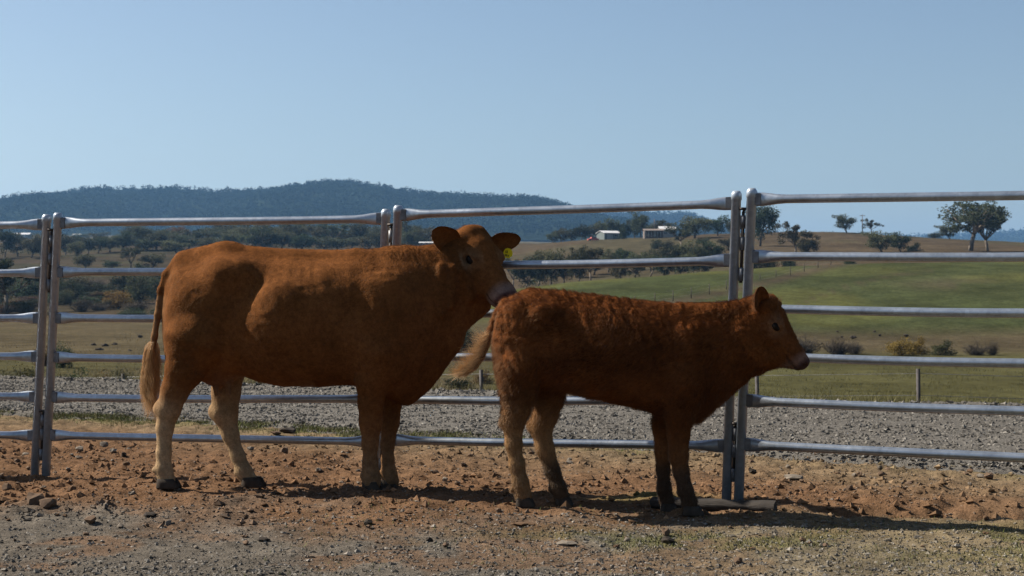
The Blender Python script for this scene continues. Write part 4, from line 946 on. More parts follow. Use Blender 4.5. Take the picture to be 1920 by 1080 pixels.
T_('dark', 1346, 442, 38, 42, 'dark round tree just left of the right-hand posts', 'tree', D=615)
T_('gum', 1372, 444, 36, 32, 'grey-green tree partly hidden by the right-hand posts', 'tree', D=622)
T_('olive', 1302, 450, 48, 60, 'broad olive tree right of the farmhouse', 'tree', D=600)
G('gum', 1281, 474, 60, 52, 'tree with a bare leaning trunk below the farmhouse', 'tree', D=505, rot=1.1)
T_('gum', 1320, 468, 24, 24, 'small round tree with a clear trunk on the brown slope', 'tree', D=530)
T_('olive', 1366, 478, 34, 36, 'olive tree on the brown slope against the right-hand posts', 'tree', D=500)
B_('dark', 1232, 470, 26, 26, 'dark round bush below the farmhouse, left of a pair', 'bush', D=525)
B_('olive', 1252, 470, 24, 26, 'olive round bush below the farmhouse, right of a pair', 'bush', D=525)
# farm belt
for q, (px, py, h, w_) in enumerate([(1036, 455, 22, 24), (1052, 455, 30, 30), (1072, 454, 26, 28), (1090, 452, 34, 30), (1106, 451, 30, 30), (1126, 446, 34, 34), (1150, 444, 34, 34), (1172, 442, 26, 30), (1190, 441, 34, 30), (1222, 440, 22, 30)]):
    T_(['gum', 'olive', 'gum', 'dark'][q % 4], px, py, h, w_, ORD[q]+' tree from the left in the belt behind the farm sheds', 'tree', 'trees behind the farm', D=660+8*(q % 3))
T_('gum', 1202, 442, 46, 36, 'tallest tree of the farm, standing behind the farmhouse\'s left end', 'tree', D=650)
T_('olive', 1242, 440, 26, 32, 'olive tree top rising behind the farmhouse roof', 'tree', D=655)
B_('dark', 1167, 446, 22, 18, 'dark clipped conifer between shed and farmhouse', 'bush', D=606)
# beyond the green paddock
BEY = 'trees just beyond the green paddock'
for q, (px, h, w_, k) in enumerate([(962, 60, 40, 'gum'), (985, 62, 44, 'dark'), (1008, 64, 46, 'gum'), (1034, 76, 52, 'olive'), (1058, 58, 40, 'dark'), (1086, 70, 40, 'gum'), (1108, 74, 46, 'gum'), (1165, 40, 36, 'olive'), (1190, 52, 40, 'gum'), (1218, 46, 44, 'gum'), (1246, 42, 40, 'dark'), (1272, 40, 38, 'gum'), (1298, 42, 40, 'olive'), (1322, 34, 34, 'gum')]):
    py = np.interp(px, [900, 950, 1100, 1250, 1400], [548, 542, 527, 515, 503])+3
    (G if k == 'gum' and q % 3 == 0 else T_)(k, px, py, h, w_*1.15, ORD[q]+' tree from the left just beyond the crest of the green paddock', 'tree', BEY, D=340+6*(q % 5))
for px, py, h, w_, lb_ in ((1440, 496, 30, 40, 'dark shrubby tree just right of the posts at the paddock crest'), (1478, 494, 26, 34, 'low tree at the paddock crest under the tall loose tree'), (1594, 489, 14, 26, 'small dark bush alone on the paddock crest'), (1414, 500, 24, 30, 'dark shrub between the two right-hand posts')):
    B_('dark' if h < 28 else 'gum', px, py+6, h+6, w_, lb_, 'bush', D=345)
B_('bush', 1176, 577, 18, 46, 'low green bush growing on the green paddock above the calf', 'bush', rng_=(190, 290))
# creek line at right
S_('twig', 1508, 664, 42, 70, 'leafless shrub right behind the calf\'s nose', 'shrub', D=150)
S_('twig', 1572, 665, 40, 62, 'grey leafless shrub, second along the creek from the calf', 'shrub', D=150)
S_('twig', 1600, 665, 30, 40, 'small leafless shrub beside the grey one on the creek', 'shrub', D=152)
B_('yellow', 1688, 667, 40, 62, 'yellow autumn bush on the creek, the brightest one', 'bush', D=150)
B_('yellow', 1718, 667, 42, 44, 'yellow-green bush overlapping the bright yellow bush', 'bush', D=152)
B_('bush', 1766, 667, 36, 50, 'round green bush right of the yellow bushes', 'bush', D=150)
S_('twig', 1832, 668, 30, 52, 'low brown twiggy shrub right of the green bush', 'shrub', D=150)
S_('twig', 1862, 668, 34, 26, 'narrow twiggy shrub, last along the creek', 'shrub', D=150)
# between the animals
B_('dark', 872, 668, 66, 44, 'dark bush between the cow\'s chest and the calf\'s tail', 'bush', D=140)
B_('red', 846, 690, 48, 50, 'rusty bush low between the cow\'s chest and the calf\'s tail', 'bush', D=120)
B_('red', 905, 722, 34, 40, 'small rusty bush behind the calf\'s tail tip', 'bush', D=85)
B_('dark', 858, 730, 26, 60, 'low dark bush behind the gravel beneath the calf\'s tail', 'bush', D=80)
B_('bush', 520, 725, 30, 60, 'bush half hidden behind the cow\'s belly', 'bush', D=70)
# left
G('dark', 12, 600, 128, 112, 'large dark gum at the left edge with pale forked trunk', 'tree', D=262, rot=.4)
T_('bush', 46, 600, 40, 50, 'green bush at the foot of the large left-edge gum', 'bush', D=262)
S_('twig', 152, 590, 42, 44, 'small round leafless tree with a clear trunk beyond the left posts', 'tree', D=262)
B_('yellow', 222, 582, 46, 58, 'yellow autumn tree left of the cow\'s tail', 'tree', D=275)
B_('olive', 196, 585, 28, 40, 'olive bush at the yellow tree\'s foot', 'bush', D=272)
S_('twig', 185, 590, 26, 50, 'leafless thicket between round tree and yellow tree', 'shrub', D=266)
S_('twig', 258, 590, 30, 60, 'leafless thicket between yellow tree and cow', 'shrub', D=266)
for q, (px, py, h, w_, k) in enumerate([(112, 588, 30, 44, 'dark'), (78, 590, 34, 40, 'olive'), (128, 560, 40, 46, 'dark'), (100, 545, 30, 50, 'gum'), (150, 545, 30, 44, 'olive'), (230, 548, 40, 50, 'dark'), (262, 552, 44, 46, 'gum'), (292, 556, 40, 40, 'dark'), (318, 560, 40, 44, 'gum'), (60, 556, 40, 56, 'dark'), (30, 552, 36, 56, 'gum'), (190, 552, 22, 50, 'dark'), (-20, 560, 40, 60, 'gum')]):
    B_(k, px, py, h*1.15, w_*1.2, SCRUB[q]+' bush in the gully scrub left of the cow', 'bush', 'scrub bushes in the gully', D=300+9*(q % 6))
for px, py, h, w_, k, lb_ in ((160, 500, 26, 42, 'olive', 'olive flat-topped tree on the pale slope above the second rail'), (245, 508, 44, 44, 'gum', 'flat-topped tree with visible trunk beside the cow\'s rump'), (285, 508, 34, 50, 'olive', 'low spreading tree against the cow\'s rump'), (212, 508, 20, 36, 'dark', 'dark low tree left of the flat-topped tree')):
    (G if k == 'gum' else T_)(k, px, py, h, w_, lb_, 'tree', D=470)
for q, (px, py, h, w_, k) in enumerate([(-40, 482, 64, 60, 'gum'), (8, 480, 60, 44, 'dark'), (34, 482, 48, 46, 'gum'), (58, 482, 44, 46, 'olive'), (76, 478, 34, 40, 'gum'), (124, 480, 44, 36, 'gum'), (145, 480, 30, 34, 'olive')]):
    T_(k, px, py, h, w_, ORD[q]+' tree from the left in the grey-green group around the left posts', 'tree', 'trees around the left posts', D=560+10*(q % 3))
for q, (px, w_, h, k) in enumerate([(166, 34, 32, 'dark'), (184, 36, 36, 'dark'), (206, 40, 36, 'gum'), (228, 42, 44, 'dark')]):
    T_(k, px, 478, h, w_, ORD[q]+' tree of the short dark row between left posts and cow', 'tree', 'short dark tree row', D=600+6*q)
r_ = np.random.default_rng(77); q = 0
for rowi, (py, Dr, hm) in enumerate(((462, 760, 36), (470, 690, 42), (480, 620, 40))):
    for ci, px in enumerate(np.arange(262+9*rowi, 800, 27)):
        h = hm*(.8+.5*r_.random())*(1.15 if 430 < px < 600 else 1)
        k = ['gum', 'olive', 'dark', 'gum', 'gum', 'olive', 'red'][int(r_.integers(0, 7))]
        if k == 'red' and rowi: k = 'gum'
        (T_ if r_.random() < .7 else G)(k, px+r_.normal(0, 6), py+r_.normal(0, 2), h, 40+22*r_.random(), ORD[ci]+' tree from the left in the '+('back', 'middle', 'front')[rowi]+' row of the woodland above the cow\'s back', 'tree', 'woodland belt above the cow', D=Dr+r_.normal(0, 12))
for q, (px, w_, h) in enumerate([(-60, 50, 24), (-10, 40, 22), (20, 40, 20), (100, 40, 20), (150, 36, 18), (186, 40, 20), (240, 40, 20), (276, 40, 24)]):
    T_('gum', px, 455, h, w_, ORD[q]+' from the left of the far grey trees at the hill\'s foot', 'tree', 'far paddock trees', D=1150+40*(q % 3))
rs_ = np.random.default_rng(99)
for q in range(46):
    px = -60+400*rs_.random(); py = 512+82*rs_.random(); k = ['dark', 'gum', 'olive', 'twig', 'dark', 'red'][q % 6]
    (S_ if k == 'twig' else B_)(k, px, py, 10+16*rs_.random(), 24+40*rs_.random(), 'low scrubby growth scattered over the slopes left of the cow', 'scrub', 'low scrub on the left slopes', rng_=(240, 560))
for q, px in enumerate(range(98, 330, 17)):
    T_(['gum', 'olive', 'gum', 'dark'][q % 4], px+6*rs_.random(), 472+3*rs_.random(), 22+14*rs_.random(), 26+14*rs_.random(), ORD[q]+' tree from the left in the low grey row above the pale slope', 'tree', 'low grey tree row', D=668+8*(q % 4))
for q, px in enumerate(range(968, 1340, 28)):
    T_(['gum', 'dark', 'olive'][q % 3], px+8*rs_.random(), np.interp(px, [900, 950, 1100, 1250, 1400], [542, 536, 521, 508, 496]), 34+20*rs_.random(), 34+16*rs_.random(), ORD[q]+' tree from the left in the second row beyond the green paddock', 'tree', 'second tree row beyond the paddock', D=392+7*(q % 4))
# near the road at left
B_('red', 84, 684, 46, 52, 'rusty bush behind the left pair of posts', 'bush', D=95)
B_('dark', 118, 690, 56, 46, 'dark bush just right of the left pair of posts', 'bush', D=92)
B_('dark', 150, 722, 40, 84, 'dark sprawling bush at the road edge left of the cow\'s tail', 'bush', D=48)
B_('bush', 56, 720, 46, 60, 'yellow-green bush at the road edge left of the posts', 'bush', D=52)
B_('olive', 228, 722, 46, 62, 'dull olive bush at the road edge beside the cow\'s tail', 'bush', D=50)
B_('red', 196, 716, 30, 50, 'brown low bush at the road edge between two others', 'bush', D=54)
B_('olive', 16, 718, 34, 60, 'dull bush at the road edge, nearest the left border', 'bush', D=55)

# ------------------------------------------------------------------ farm buildings and poles
mat_wallc = simple('pale cladding', (.30, .31, .29), .8, 0, 1.5, .12); mat_walld = simple('green-grey cladding', (.12, .14, .135), .8, 0, 1.5, .15); mat_roof = simple('zinc roof', (.55, .54, .53), .5, .2, 1.2, .1)
mat_glass = simple('window glass', (.03, .035, .04), .15, 0, 3, .1, spec=.6); mat_wood = simple('timber', (.16, .13, .11), .9, 0, 4, .3); mat_brick = simple('brick wall', (.14, .115, .10), .9, 0, 2, .2)
def house(name, px0, px1, py, D, wall_h, roof_h, depth, mats, label, cat, doors=(), wins=(), verandah=False, rot=0.):
    w_ = (px1-px0)/F*D; X = ((px0+px1)/2-960)/F*D; z = float(far_z(X, D)); z = max(z, EYE-(py-HOR)*D/F)
    e = empty(name, (X, D, z), rot); tag(e, label, cat); hw, hd = w_/2, depth/2
    MB().box((0, 0, wall_h/2-.4), (hw, hd, wall_h/2+.4)).build('wall', mats[0], e, False)
    o = .35; V = [(-hw-o, -hd-o, wall_h-.08), (hw+o, -hd-o, wall_h-.08), (hw+o, 0, wall_h+roof_h), (-hw-o, 0, wall_h+roof_h), (-hw-o, hd+o, wall_h-.08), (hw+o, hd+o, wall_h-.08)]
    V += [(a, b, c+.12) for a, b, c in V]
    MB().add(V, [[0, 3, 2, 1], [3, 4, 5, 2], [6, 7, 8, 9], [9, 8, 11, 10], [0, 1, 7, 6], [5, 4, 10, 11], [0, 6, 9, 3], [3, 9, 10, 4], [1, 2, 8, 7], [2, 5, 11, 8]]).build('roof', mats[1], e, False)
    MB().add([(-hw, -hd, wall_h), (-hw, hd, wall_h), (-hw, 0, wall_h+roof_h*.93), (hw, -hd, wall_h), (hw, hd, wall_h), (hw, 0, wall_h+roof_h*.93)], [], [[0, 2, 1], [3, 4, 5]]).build('gable', mats[0], e, False)
    for x, ww, hh, z0 in doors: MB().box((x*hw, -hd-.02, z0+hh/2), (ww/2, .04, hh/2)).build('door', mats[2], e, False)
    for x, ww, hh, z0 in wins:
        f_ = MB().box((x*hw, -hd-.02, z0+hh/2), (ww/2+.08, .05, hh/2+.08)).build('window', mats[1], e, False); MB().box((x*hw, -hd-.08, z0+hh/2), (ww/2, .02, hh/2)).build('pane', mat_glass, f_, False)
    if verandah:
        MB().box((-.15*hw, -hd-1.3, wall_h-.25), (hw*.85, 1.3, .07)).build('verandah_roof', mats[1], e, False)
        for x in np.linspace(-.95, .65, 6): MB().box((x*hw, -hd-2.5, wall_h/2-.35), (.08, .08, wall_h/2)).build('verandah_post', mat_wallc, e, False)
    return e
house('farm_shed', 1124, 1158, 452, 612, 2.5, .9, 6.5, (mat_walld, mat_roof, mat_wallc), 'green-grey farm shed with white roof on the hillside', 'shed', doors=((-.3, 2.6, 2.1, 0),), wins=((.5, 1.6, .8, 1.1),), rot=.42)
house('farmhouse', 1207, 1242, 444, 622, 2.3, .7, 7., (mat_brick, mat_wood, mat_wallc), 'low farmhouse wing with verandah and dark roof', 'house', doors=((.1, 1., 2., 0),), wins=((-.5, 1.4, 1.1, .8), (.5, 1.4, 1.1, .8)), verandah=True)
house('farmhouse', 1236, 1265, 444, 632, 2.6, 1.3, 7., (mat_wallc, mat_roof, mat_wood), 'white-roofed end of the farmhouse beside the broad olive tree', 'house', wins=((-.3, 1.4, 1.1, .8), (.4, 1.4, 1.1, .8)))
house('hut', 787, 812, 464, 610, 1.7, .35, 4., (mat_brick, mat_roof, mat_wallc), 'small pink-brown hut behind the cow\'s ear', 'hut', doors=((.35, .9, 1.5, 0),), wins=((-.3, 1., .7, .6),))
house('farm_shed', 138, 152, 448, 1500, 3.2, 1.2, 8., (mat_walld, mat_roof, mat_wallc), 'tiny white-roofed shed far off under the wooded hill', 'shed', doors=((.0, 3., 2.6, 0),))
house('farm_shed', 24, 58, 446, 1500, 3., 1.6, 12., (mat_walld, mat_roof, mat_wallc), 'long pale-roofed shed far off near the left border', 'shed', doors=((-.4, 3., 2.4, 0), (.4, 3., 2.4, 0)))
def car(px, py, D, label):
    X = (px-960)/F*D; e = empty('parked_car', (X, D, max(float(far_z(X, D)), EYE-(py-HOR)*D/F)), .3); tag(e, label, 'car')
    prof = [(-2.1, .35), (-2.15, .8), (-1.2, .95), (-.7, 1.45), (.9, 1.5), (1.5, 1.0), (2.1, .9), (2.15, .4)]
    V = [(x, s_*.85, z) for s_ in (-1, 1) for x, z in prof]; n = len(prof)
    MB().add(V, [[i, i+1, n+i+1, n+i] for i in range(n-1)]+[[n-1, 0, n, 2*n-1]]+[[0, 7, 6, 5], [0, 5, 2, 1], [2, 5, 4, 3], [8, 9, 10, 13], [8, 13, 14, 15], [10, 11, 12, 13]]).build('body', simple('car paint', (.45, .12, .10), .35, 0, 2, .1), e, False)
    for x in (-1.35, 1.35):
        for s_ in (-.8, .8): MB().tube([(x, s_-.1, .32), (x, s_+.1, .32)], [.32, .32], 12).build('wheel', mat_dark, e)
    MB().box((.1, -.87, 1.2), (.75, .02, .17)).build('window', mat_glass, e, False)
car(1112, 452, 606, 'small red car parked left of the green-grey shed')
def pole(px, py, top, D, label, arm=True):
    X = (px-960)/F*D; z = float(far_z(X, D)); h = EYE-(top-HOR)*D/F-z; e = empty('power_pole', (X, D, z)); tag(e, label, 'pole')
    MB().tube([(0, 0, -.3), (0, 0, h)], [.19, .13], 8).build('shaft', mat_wood, e)
    if arm:
        MB().box((0, 0, h-.5), (1.1, .08, .09)).build('crossarm', mat_wood, e, False)
        for x in (-.9, 0, .9): MB().tube([(x, 0, h-.42), (x, 0, h-.12)], [.08, .05], 6).build('insulator', mat_wallc, e)
pole(1617, 437, 402, 640, 'thin power pole on the skyline between two trees')
pole(1227, 440, 411, 645, 'bare mast rising behind the farmhouse', False)

# ------------------------------------------------------------------ wire fences
mat_star = simple('rusty steel post', (.06, .055, .055), .7, .4, 15, .3); mat_wire = simple('fence wire', (.20, .20, .20), .5, .6, 5, .2); mat_pale = simple('grey timber post', (.075, .065, .055), .9, 0, 10, .3)
def wire_fence(pts, h, label, wires=4, rp=.035, mat=None, lean=()):
    """pts: (column, distance)"""
    P = np.array([[(px-960)/F*D, D, float(far_z((px-960)/F*D, D))] for px, D in pts]); e = empty('wire_fence', P[0]); tag(e, label, 'fence')
    P = P-P[0]
    for i, p in enumerate(P):
        L = lean[i % len(lean)] if lean else 0
        MB().tube([p-[0, 0, .2], p+[L*h, 0, h]], [rp, rp*.9], 7).build('post', mat or mat_star, e)
    for k in range(wires):
        z = h*(.25+.7*k/max(wires-1, 1)); MB().tube(P+np.array([0, 0, z]), np.full(len(P), .0035 if h < 1.3 else .006), 5).build('wire', mat_wire, e)
    return e
wire_fence([(px, D) for px, D in ((-330, 30.5), (-80, 28.5), (47, 27.8), (233, 26.9), (480, 25.6), (700, 24.8), (905, 23.6), (1160, 22.9), (1424, 21.9), (1725, 20.9), (2080, 20.2))], 1.22, 'low wire fence with thin dark posts behind the gravel road', 4, .030, None, (-.02, .03, -.03))
st_px = [1150, 1190, 1228, 1262, 1296, 1330, 1362, 1394, 1425, 1455, 1482, 1508, 1534, 1558]
st_py = np.interp(st_px, [900, 1150, 1300, 1450, 1560, 1700], [610, 585, 560, 527, 497, 470])-4
wire_fence([(px, far_hit(px, py, 186, 300)) for px, py in zip(st_px, st_py)], 1.35, 'distant wire fence climbing the brown strip across the green paddock', 3, .07, mat_pale)

# ------------------------------------------------------------------ stones
def stone_mesh(seed, sub=2):
    r = np.random.default_rng(seed); B, Fc = blob_points(1, r); V = B[0].copy(); Fl = Fc.copy()
    for _ in range(sub-1):
        key = {}; V = list(V); N = []
        def mid(a, b):
            k = (min(a, b), max(a, b))
            if k not in key: key[k] = len(V); m_ = (V[a]+V[b])/2; V.append(m_*(1+.10*r.normal()))
            return key[k]
        for a, b, c in Fl: x, y, z = mid(a, b), mid(b, c), mid(c, a); N += [(a, x, z), (b, y, x), (c, z, y), (x, y, z)]
        V = np.array(V); Fl = np.array(N)
    for _ in range(3):          # broken faces
        n = r.normal(0, 1, 3); n /= np.linalg.norm(n); d = V@n; V = V-np.maximum(d-.62, 0)[:, None]*n
    V = V*np.array([1, .85, .62]); return mesh_np('stone', V, Fl, False)
mat_rock = simple('brown stone', (.115, .076, .050), .92, 0, 25, .35, .6, 60); mat_rockg = simple('grey stone', (.155, .130, .103), .92, 0, 25, .35, .6, 60); mat_rockd = simple('dark stone', (.036, .029, .023), .92, 0, 25, .35, .6, 60); mat_clod = simple('red clod', (.095, .058, .034), .97, 0, 30, .3, .8, 50)
SM = [stone_mesh(50+q) for q in range(9)]
def ground_pt(px, py):
    D = np.linspace(6.1, 13., 900); X = (px-960)/F*D; y = HOR+(EYE-ground_z(X, D))*F/D; k = np.argmin(np.abs(y-py)); return X[k], D[k], float(ground_z(X[k], D[k]))
def rock(px, py, wpx, hpx, mat, label, k, cat='stone', group=None, name='stone'):
    X, D, z = ground_pt(px, py); s = wpx/2*D/F; hh = hpx*D/F/1.24
    m_ = SM[k % 9].copy() if False else SM[k % 9]
    key = (k % 9, mat.name)
    if key not in ROCKM: q = m_.copy(); q.materials.clear(); q.materials.append(mat); ROCKM[key] = q
    o = link(name, ROCKM[key], None, loc=(X, D, z+hh*.42), rotz=k*1.7, scale=(s, s, hh)); tag(o, label, cat, group); return o
ROCKM = {}
for px, py, w_, h, m_, lb_ in [(68, 948, 48, 30, mat_rock, 'big brown rock, left one of the heap near the left border'), (90, 952, 40, 24, mat_rock, 'brown rock leaning on the heap near the left border, its right one'),
    (172, 980, 26, 20, mat_rock, 'brown angular rock alone on the grey gravel at left'), (225, 990, 16, 11, mat_rockg, 'pale stone just right of the lone brown rock'), (12, 920, 22, 18, mat_rock, 'brown rock at the left border near the posts'),
    (247, 928, 18, 9, mat_rockg, 'pale flat stone below the cow\'s hind hoof'), (136, 922, 22, 14, mat_clod, 'reddish lump between left posts and cow\'s hoof'), (315, 985, 14, 14, mat_rockg, 'pale pointed stone in the gravel below the hind legs'),
    (280, 968, 34, 10, mat_rockd, 'dark flat dung lump on the gravel'), (492, 1014, 28, 9, mat_rockd, 'thin dark dung lump left of the front legs'), (805, 1016, 18, 12, mat_rockd, 'dark stone below the cow\'s front legs'),
    (690, 984, 20, 14, mat_rockd, 'bluish dark stone under the cow\'s front hoofs'), (1248, 1004, 22, 18, mat_rock, 'brown stone on top of the dark lump in the grass'), (1251, 1018, 34, 15, mat_rockd, 'dark dung lump in the grass below the calf'),
    (1384, 1056, 20, 16, mat_rock, 'brown stone at the bottom right on grey gravel'), (1855, 898, 22, 16, mat_rock, 'brown square stone on red earth at far right'), (1838, 896, 16, 10, mat_rockg, 'pale stone touching the square brown one'),
    (1530, 853, 11, 9, mat_rock, 'small square stone under the lowest rail, just past the posts'), (540, 812, 46, 13, mat_rockd, 'dark dung heap behind the lowest rail under the cow\'s belly'), (518, 815, 22, 9, mat_rock, 'small lump beside the dung heap behind the rail'),
    (533, 852, 22, 18, mat_rock, 'brown stone on the red earth between the cow\'s legs'), (1490, 900, 40, 14, mat_rockg, 'pale broken lump right of the log'), (1412, 888, 16, 12, mat_rockd, 'dark stone just right of the steel posts'),
    (1652, 892, 18, 11, mat_rock, 'brown stone in the red earth midway along the last panel'), (1612, 893, 14, 12, mat_rock, 'smaller brown stone left of the midway stone'), (1478, 878, 14, 10, mat_rockg, 'pale round stone past the posts under the rail'),
    (150, 846, 18, 14, mat_rockg, 'pale broken stone behind the left panel'), (195, 838, 20, 14, mat_rockg, 'pale stone pair right of the broken stone'), (232, 855, 16, 10, mat_rockd, 'dark stone between left posts and the cow\'s leg'),
    (238, 874, 20, 12, mat_clod, 'reddish stone near the cow\'s hind leg'), (1780, 975, 16, 10, mat_rockd, 'dark stone at the end of the shadow line'), (1060, 1022, 44, 11, mat_rockg, 'long pale slab in the straw below the calf'), (980, 985, 50, 8, mat_clod, 'flat reddish slab below the calf\'s hind hoof')]:
    rock(px, py, w_, h, m_, lb_, int(px*7+py))
r_ = np.random.default_rng(5)
n_ = 0
while n_ < 210:
    px = r_.random()*1920; py = 842+190*r_.random()**1.5
    if py < np.interp(px, [0, 600, 1200, 1920], [835, 845, 855, 885]): continue
    w_ = 8+9*r_.random()**2; rock(px, py, w_, w_*(.45+.3*r_.random()), [mat_rock, mat_rockg, mat_clod, mat_rock][n_ % 4], 'loose small stone among many on the yard\'s bare earth', n_*5+3, 'stone', 'loose stones on the yard'); n_ += 1
# paddock rocks
for px, py, w_, lb_ in ((1600, 634, 16, 'grey boulder below the green paddock, largest of the scatter'), (1698, 630, 12, 'flat grey boulder right of the rock scatter'), (1640, 622, 7, 'small upright rock above the rock scatter'), (1650, 629, 8, 'small rock between the boulders'), (1578, 632, 7, 'small reddish rock left of the grey boulder'), (1570, 622, 6, 'tiny rock at the paddock\'s lower edge'),
                        (176, 648, 14, 'grey boulder in the dry field, left of its cluster'), (198, 650, 18, 'largest grey boulder in the dry field cluster'), (216, 647, 14, 'grey boulder in the dry field, right of its cluster'), (186, 658, 20, 'long low grey boulder in front of the dry field cluster'), (244, 659, 12, 'single dark boulder between field cluster and cow\'s tail'), (262, 632, 12, 'dark boulder in the dry field beside the cow\'s tail')):
    D = far_hit(px, py, 60, 260); X = (px-960)/F*D; s = w_/2*D/F
    key = (int(px) % 9, 'field')
    if key not in ROCKM: q = SM[key[0]].copy(); q.materials.clear(); q.materials.append(mat_rockd); ROCKM[key] = q
    tag(link('boulder', ROCKM[key], None, loc=(X, D, float(far_z(X, D))+s*.2), rotz=px, scale=(s, s, s*.9)), lb_, 'boulder')

# uncountable small gravel, clods and grass
OCT = np.array([(1, 0, 0), (-1, 0, 0), (0, 1, 0), (0, -1, 0), (0, 0, 1), (0, 0, -1)], float); OF = np.array([(0, 2, 4), (2, 1, 4), (1, 3, 4), (3, 0, 4), (2, 0, 5), (1, 2, 5), (3, 1, 5), (0, 3, 5)])
def pebbles(name, X, Y, Z, S, C, mat, kind_label, cat, seed, tall=.6):
    r = np.random.default_rng(seed); n = len(X); th = r.random(n)*6.28
    B = OCT[None]*(1+.7*(r.random((n, 6, 1))-.5))+.22*r.normal(0, 1, (n, 6, 3)); B = B*S[:, None, None]*np.array([1, .8, tall])
    c, s = np.cos(th)[:, None], np.sin(th)[:, None]
    W = np.stack([B[..., 0]*c-B[..., 1]*s+X[:, None], B[..., 0]*s+B[..., 1]*c+Y[:, None], B[..., 2]+Z[:, None]], -1)
    me = mesh_np(name, W.reshape(-1, 3), (OF[None]+6*np.arange(n)[:, None, None]).reshape(-1, 3), False); set_col(me, np.repeat(C, 6, 0))
    o = link(name, me, mat); tag(o, kind_label, cat, kind='stuff'); return o
mat_peb = attr_mat('pebbles', .9, .03, ((60., .2),))
r_ = np.random.default_rng(15)
n = 84000; Y = 5.7+6.6*r_.random(n)**1.6; X = (r_.random(n)-.5)*.90*Y
dens = .5+.5*sstep(.42, .58, fbm(X, Y, 1.1, 3, 171)); dens *= np.where(Y < 7.9-.12*X, 1., .62); k = r_.random(n) < dens; X, Y = X[k], Y[k]; n = len(X)
S = .0035+.009*r_.random(n)**3+.008*(r_.random(n) < .02); Z = ground_z(X, Y)+S*.15
base = yard_col(X, Y); gr = np.array([.126, .115, .100])*(.45+1.5*r_.random((n, 1))**1.6); mixw = (.35+.6*r_.random((n, 1)))*np.where(Y < 7.9, 1, .6)[:, None]
k = Y < road_near(X)-.05
pebbles('gravel', X[k], Y[k], Z[k], S[k], (base*(1-mixw)+gr*mixw)[k], mat_peb, 'loose fine gravel and grit over the yard floor', 'gravel', 31)
n = 48000; X = -9+17*r_.random(n); t = r_.random(n)**1.1; Y = road_near(X)+(road_far(X)-road_near(X))*(.01+.985*t); k = np.abs(X/Y) < .36; X, Y, t = X[k], Y[k], t[k]; n = len(X)
S = .010+.016*r_.random(n)**2.5; S = S*(1+.9*(t > .93)*r_.random(n)); Z = .013+.05*np.exp(-((t-.96)/.03)**2)*fbm(X, Y, 5, 3, 46)+.03*(fbm(X, Y, 1.1, 4, 44)-.5)+S*.1
pebbles('gravel', X, Y, Z, S, np.array([.114, .105, .092])*(.45+1.2*r_.random((n, 1))**1.4), mat_peb, 'grey crushed stone covering the road behind the fence', 'gravel', 32)
r2_ = np.random.default_rng(66); n = 9000; Y = 7.4+5.2*r2_.random(n); X = (r2_.random(n)-.5)*.76*Y; k = (Y < road_near(X)-.2)*(r2_.random(n) < sstep(7.5, 8.4, Y+.6*(fbm(X, Y, 1.5, 2, 3)-.5))*(.25+.75*sstep(.45, .6, fbm(X, Y, 2.3, 3, 177)))); X, Y = X[k], Y[k]; n = len(X)
S = .007+.022*r2_.random(n)**3.2; pebbles('clods', X, Y, ground_z(X, Y)+S*.2, S, yard_col(X, Y)*(.7+.7*r2_.random((n, 1))), mat_peb, 'crumbled clods of earth over the red ground along the fence', 'clods', 33, .7)
def blades(name, X, Y, Z, H, C, label, seed, wid=.0025):
    r = np.random.default_rng(seed); n = len(X); th = r.random(n)*6.28; ln = r.normal(0, .45, (n, 2))*H[:, None]
    a = np.stack([X-wid*np.cos(th), Y-wid*np.sin(th), Z], 1); b = np.stack([X+wid*np.cos(th), Y+wid*np.sin(th), Z], 1); c = np.stack([X+ln[:, 0], Y+ln[:, 1], Z+H], 1)
    me = mesh_np(name, np.stack([a, b, c], 1).reshape(-1, 3), np.arange(3*n).reshape(-1, 3), False); set_col(me, np.repeat(C, 3, 0))
    o = link(name, me, mat_blade); tag(o, label, 'grass', kind='stuff'); return o
mat_blade = attr_mat('grass blades', .8, .05, ((9., .2),))
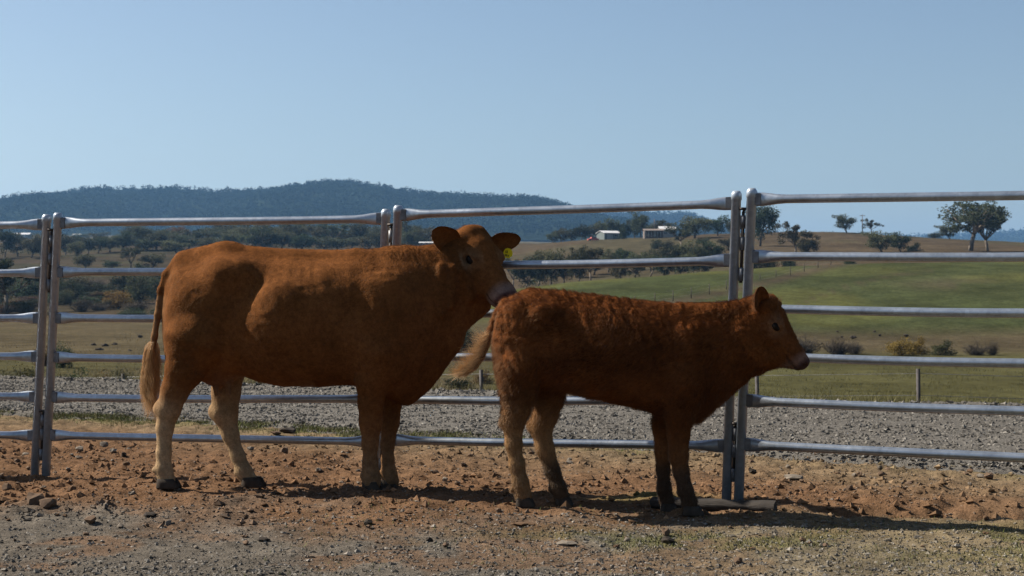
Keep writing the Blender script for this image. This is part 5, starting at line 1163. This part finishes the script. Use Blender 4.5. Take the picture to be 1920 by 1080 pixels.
n = 32000; X = -6+7.5*r_.random(n); gp = np.abs(r_.normal(0, .38, n))-.1; Y = road_near(X)-gp; k = (fbm(X, Y, 3.5, 4, 81)+.25*(r_.random(n)-.5) > .50)*(r_.random(n) < np.where(X < -.2, 1, .3)); X, Y = X[k], Y[k]; n = len(X)
blades('grass', X, Y, ground_z(X, Y), .012+.03*r_.random(n), np.where(r_.random((n, 1)) < .6, np.array([[.095, .106, .034]]), np.array([[.125, .105, .056]]))*(.7+.6*r_.random((n, 1))), 'thin strip of short green grass along the gravel road', 41)
n = 46000; X = -1.2+4.4*r_.random(n); Y = 6.2+2.0*r_.random(n); wgt = np.maximum(np.exp(-((X-.9)/.9)**2-((Y-7.2)/.28)**2), .75*np.exp(-((X-2.4)/.9)**2-((Y-7.1)/.55)**2)); wgt = np.maximum(wgt, np.exp(-((X-.75)/.35)**2-((Y-8.7)/.1)**2)); wgt = np.maximum(wgt, .12); k = r_.random(n) < wgt*sstep(.36, .6, fbm(X, Y, 3.5, 4, 81)); X, Y = X[k], Y[k]; n = len(X)
blades('grass', X, Y, ground_z(X, Y)-.002, .006+.018*r_.random(n), np.where(r_.random((n, 1)) < .5, np.array([[.074, .082, .026]]), np.array([[.12, .10, .058]]))*(.7+.6*r_.random((n, 1))), 'sparse green and straw-coloured grass in the foreground below the calf', 42)
n = 26000; X = -9+18*r_.random(n); Y = road_far(X)+.1+1.2*r_.random(n); k = np.abs(X/Y) < .36; X, Y = X[k], Y[k]; n = len(X)
blades('grass', X, Y, far_z(X, Y)-.02, .08+.16*r_.random(n)**2, np.array([.12, .108, .05])*(.6+.8*r_.random((n, 1))), 'dry grass on the bank behind the gravel road', 43, .004)
n = 90000; D = np.exp(np.log(40)+np.log(190/40.)*r_.random(n)); X = (r_.random(n)-.5)*.74*D; clump_ = fbm(X, D, .35, 3, 191); k = clump_ > .5; X, D = X[k], D[k]; n = len(X)
rt = sstep(820, 960, 960+F*X/D)[:, None]
blades('grass', X, D, far_z(X, D)-.03, .10+.22*r_.random(n)**2, (np.array([.10, .080, .045])*(1-rt)+np.array([.085, .080, .034])*rt)*(.5+.8*r_.random((n, 1))), 'tussocky pasture grass across the fields beyond the road', 44, .012)
